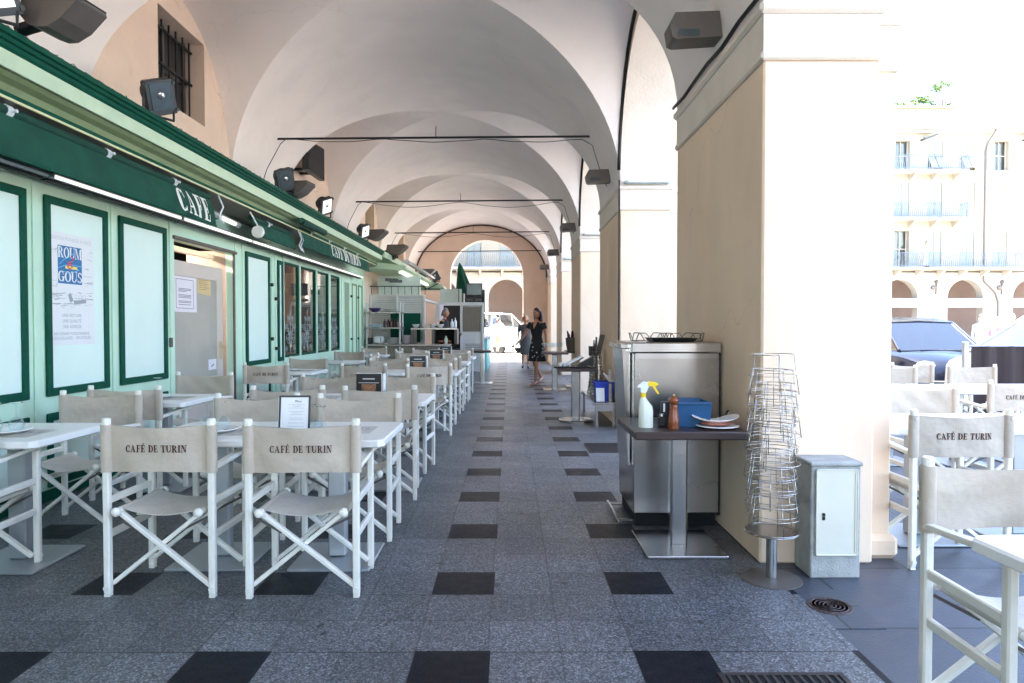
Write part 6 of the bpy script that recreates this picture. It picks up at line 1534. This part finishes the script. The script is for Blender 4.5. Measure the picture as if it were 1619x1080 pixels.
# ================================================================ FAR BUILDING across the square
FB = thing('pale_building', 'pale yellow four-storey building with arches and balconies across the square', 'building', (10, 47, 0))
FY = 47.0; ZT = 14.7
ARX = [31.4 - 4.52 * k for k in range(-2, 11)]
WX_ = [31.45 - 2.26 * k for k in range(-5, 21)]
m = MB(); R_ = 1.23; SP = 3.30
xs = sorted(ARX)
x_prev = xs[0] - 2.6
for x in xs:
    m.quad((x_prev, FY, -.12), (x - R_, FY, -.12), (x - R_, FY, 5.0), (x_prev, FY, 5.0))
    cur = [(x - R_ * math.cos(PI * i / 20), SP + R_ * math.sin(PI * i / 20)) for i in range(21)]
    for i in range(20): m.quad((cur[i][0], FY, cur[i][1]), (cur[i + 1][0], FY, cur[i + 1][1]), (cur[i + 1][0], FY, 5.0), (cur[i][0], FY, 5.0))
    cur = [(x - R_, -.12)] + cur + [(x + R_, -.12)]
    strip(m, [[(a, FY, b), (a, FY + .7, b)] for a, b in cur])
    x_prev = x + R_
m.quad((x_prev, FY, -.12), (x_prev + 2, FY, -.12), (x_prev + 2, FY, 5.0), (x_prev, FY, 5.0))
X0F, X1F = xs[0] - 2.6, x_prev + 2
m.build('arcade_wall', 'facade_trim', FB, world=True, recalc=False)
m = MB(); m.box(X0F, X1F, FY + 4, FY + 12, -.12, 5.0); m.box(X0F, X1F, FY + .7, FY + 4, 5.0, 5.1); m.box(xs[0] + 2.0, xs[0] + 2.5, FY + .7, FY + 4, -.12, 5); m.build('arcade_back', 'arcade_pink', FB, world=True)
# upper wall with window openings
rows_ = [(5.35, 7.85), (8.75, 11.15), (12.0, 14.0)]
m = MB()
cols = [x for x in WX_ if X0F + 1 < x < X1F - 1]
x_prev = X0F
edges_ = []
for x in sorted(cols): edges_ += [x - .5, x + .5]
xsA = [X0F] + edges_ + [X1F]
for i in range(0, len(xsA), 2): m.box(xsA[i], xsA[i + 1], FY, FY + .3, 5.1, ZT)
zz = [5.1] + [v for r in rows_ for v in r] + [ZT]
for x in sorted(cols):
    for i in range(0, len(zz), 2): m.box(x - .5, x + .5, FY, FY + .3, zz[i], zz[i + 1])
m.box(X0F, X1F, FY + .6, FY + 12, 5.1, ZT)
m.build('wall', 'facade', FB, world=True)
m = MB(); m.box(X0F - .2, X1F + .2, FY - .45, FY + .1, ZT, ZT + .12, .03).box(X0F - .1, X1F + .1, FY - .3, FY, ZT - .2, ZT - .001, .05); m.build('eaves', 'facade_trim', FB, world=True)
m = MB(); m.loft([[(X0F - .3, FY - .5, ZT + .121), (X0F - .3, FY + 12, ZT + .121), (X0F - .3, FY + 6, ZT + 1.2)], [(X1F + .3, FY - .5, ZT + .121), (X1F + .3, FY + 12, ZT + .121), (X1F + .3, FY + 6, ZT + 1.2)]]); rf = m.build('roof', 'terracotta', FB, world=True)
for x in (35.3, 36.2): m = MB(); m.box(x - .25, x + .25, FY + 3, FY + 3.6, ZT + .5, ZT + 1.9, .02).tube([(x, FY + 3.3, ZT + 1.9), (x, FY + 3.3, ZT + 2.2)], .12, 8); m.build('chimney', 'facade_trim', rf, world=True)
random.seed(12)
# openings: each window with two shutters
def window(x, z0, z1, state):
    f = MB()
    if state == 'closed':
        for sx in (-1, 1):
            f.box(x + (0.01 if sx > 0 else -.49), x + (.49 if sx > 0 else -.01), FY + .06, FY + .1, z0, z1, .01)
            for j in range(int((z1 - z0) / .22)): f.box(x + sx * .25 - .19, x + sx * .25 + .19, FY + .045, FY + .06, z0 + .1 + .22 * j, z0 + .2 + .22 * j)
        return f.build('shutter_pair', 'shutter', FB, world=True)
    f.box(x - .5, x + .5, FY + .32, FY + .36, z0, z1); w_ = f.build('window', 'window_glass' if state == 'open' else 'curtain', FB, world=True)
    g_ = MB(); g_.box(x - .5, x - .44, FY + .26, FY + .31, z0, z1).box(x + .44, x + .5, FY + .26, FY + .31, z0, z1).box(x - .03, x + .03, FY + .26, FY + .31, z0, z1).box(x - .44, x + .44, FY + .262, FY + .309, z0 + (z1 - z0) * .5, z0 + (z1 - z0) * .5 + .06); g_.build('window_frame', 'facade_trim', w_, world=True)
    if state == 'ajar':
        g_ = MB()
        for sx in (-1, 1): g_.obox((x + sx * .25, FY - .2, z0 + .5), (.22, .02, .45), Matrix.Rotation(R(-30), 3, 'X')); g_.box(x + sx * .25 - .23, x + sx * .25 + .23, FY + .05, FY + .09, z0 + .95, z1)
        g_.each('shutter', 'shutter', w_, world=True)
    else:
        g_ = MB()
        for sx in (-1, 1): g_.box(x + sx * .76 - .25, x + sx * .76 + .25, FY - .06, FY - .015, z0, z1, .01)
        g_.each('shutter', 'shutter', w_, world=True)
    return w_
near_cols = [x for x in cols if x > 25 or x < 6]
for x in sorted(cols):
    for r_, (a, b) in enumerate(rows_):
        st = 'closed'
        if abs(x - 26.93) < .3: st = 'open' if r_ in (0, 2) else 'closed'
        elif r_ == 2 and (abs(x - 29.19) < .3 or abs(x - 31.45) < .3): st = 'ajar'
        elif r_ == 2 and abs(x - 33.7) < .3: st = 'open'
        elif x < 20: st = random.choice(('closed', 'closed', 'closed', 'open'))
        window(x, a, b, st)
def balcony(x0, x1, z, label_m=None):
    m = MB(); m.box(x0, x1, FY - 1.1, FY, z - .14, z, .03); fl = m.build('balcony', 'facade_trim', FB, world=True)
    m = MB(); n = int((x1 - x0) / .14)
    for i in range(n + 1):
        x = x0 + .04 + (x1 - x0 - .08) * i / n; m.tube([(x, FY - 1.06, z), (x, FY - 1.06, z + .45), (x + .05, FY - 1.12, z + .62), (x, FY - 1.06, z + .95)], .016, 4)
    for zz_ in (z + .08, z + .95): m.box(x0, x1, FY - 1.075, FY - 1.045, zz_, zz_ + .03)
    for x in (x0 + .02, x1 - .02):
        for j in range(8): m.tube([(x, FY - 1.05 + .14 * j, z), (x, FY - 1.05 + .14 * j, z + .95)], .014, 4)
        m.box(x - .015, x + .015, FY - 1.05, FY, z + .95, z + .98)
    m.build('railing', 'railing_iron', fl, world=True)
    m = MB(); x = x0 + .3
    while x < x1: m.extr([(x, FY, z - .141), (x, FY - .8, z - .141), (x, FY - .7, z - .28), (x, FY, z - .6)], (.16, 0, 0)); x += 1.5
    m.each('bracket', 'facade_trim', fl, world=True)
balcony(X0F + .5, 34.8, 5.30); balcony(25.6, 30.85, 8.65); balcony(25.6, 30.85, 11.85); balcony(-4.5, 2.5, 8.65)
m = MB(); m.tube([(33.1, FY - .4, ZT), (32.75, FY - .1, ZT - .8), (32.6, FY - .08, ZT - 1.4), (32.6, FY - .08, 5.4)], .055, 8); m.tube([(32.55, FY - .1, 4.9), (32.6, FY - .1, 4.4), (33.4, FY - .1, 3.6), (33.6, FY - .1, 3.0), (33.6, FY - .1, 2.0)], .06, 8); m.build('drainpipe', 'taupe_metal', FB, world=True)
for x in (31.4, 26.88, 31.4 + 4.52, 31.4 - 7 * 4.52 + 4.52):
    m = MB(); m.box(x - 1.3, x + 1.2, FY - .12, FY - .04, 2.62, 3.22, .02); m.build('sign_band', 'paper', FB, world=True)
for x in (29.15, 33.67, 24.6):
    m = MB(); m.tube([(x + .2, FY - .02, 3.5), (x + .2, FY - .1, 4.5)], .05, 6); m.tube([(x + .2, FY - .1, 3.95), (x - .25, FY - .5, 3.95)], .035, 6); m.ball((x - .3, FY - .5, 3.95), .17, 10); m.ball((x + .2, FY - .1, 4.35), .13, 8); m.build('wall_lantern', 'taupe_metal', FB, world=True, smooth=True)
for x in (28.4, 35.35): m = MB(); m.obox((x, FY - .55, 14.1), (.45, .3, .06), Matrix.Rotation(R(-20), 3, 'Y'), .02); m.tube([(x, FY, 14.2), (x, FY - .5, 14.15)], .04, 6); m.build('eaves_floodlight', 'grey_metal', FB, world=True)
m = MB(); m.box(21, 31.3, FY + 1.2, FY + 9, ZT + .3, ZT + 1.9, .05); m.build('penthouse', 'facade', FB, world=True)
m = MB(); m.box(20.8, 31.5, FY + 1.0, FY + 9.2, ZT + 1.9, ZT + 2.05, .03); m.build('parapet', 'facade_trim', FB, world=True)
def shrub(x, y, z, r, h, label, trunk=False, n=260):
    t = thing('rooftop_shrub' if not trunk else 'rooftop_tree', label, 'shrub' if not trunk else 'tree', (x, y, z)); random.seed(int(x * 10)); m = MB()
    if trunk: q = MB(); q.tube([(0, 0, 0), (.05, 0, h * .4), (.0, 0, h * .7)], [.06, .045, .02], 6); q.tube([(.03, 0, h * .35), (.35, 0, h * .65)], .03, 5); q.build('trunk', 'bark', t)
    cl = [(random.gauss(0, r * .45), random.gauss(0, r * .3), (h * .75 if trunk else h * .45) + random.gauss(0, h * (.12 if trunk else .2))) for _ in range(9)]
    for i in range(n):
        c = random.choice(cl); p = Vector((c[0] + random.gauss(0, r * .17), c[1] + random.gauss(0, r * .17), max(.02, c[2] + random.gauss(0, h * .09))))
        a = Vector((random.gauss(0, 1), random.gauss(0, 1), random.gauss(0, 1))).normalized() * .10; b = Vector((random.gauss(0, 1), random.gauss(0, 1), random.gauss(0, 1))).normalized() * .06
        m.add([(p - a)[:], (p + b)[:], (p + a)[:], (p - b)[:]], [(0, 1, 2, 3)])
    m.build('foliage', 'leaf', t, recalc=False)
zt = ZT + 2.05
shrub(27.6, FY + 1.6, zt, .8, .6, 'low plant at the left of the roof terrace'); shrub(28.9, FY + 1.6, zt, .9, 1.1, 'rounded green bush in the middle of the roof terrace', n=500); shrub(30.6, FY + 1.6, zt, .8, 1.9, 'small umbrella-shaped tree on the roof terrace', True, 380); shrub(31.1, FY + 1.9, zt, .4, .5, 'low plant at the right end of the roof terrace', n=140); shrub(29.8, FY + 1.5, zt, .5, .5, 'small plant between the bush and the tree on the roof terrace', n=160)
# side street walls far left beyond the end arch
t = thing('corner_building', 'pale building closing the left side of the sunny street', 'building', (-12, 36, -.12)); m = MB(); m.box(-20, -9.5, 31.5, 46.5, -.12, 14); m.build('wall', 'facade_trim', t, world=True)
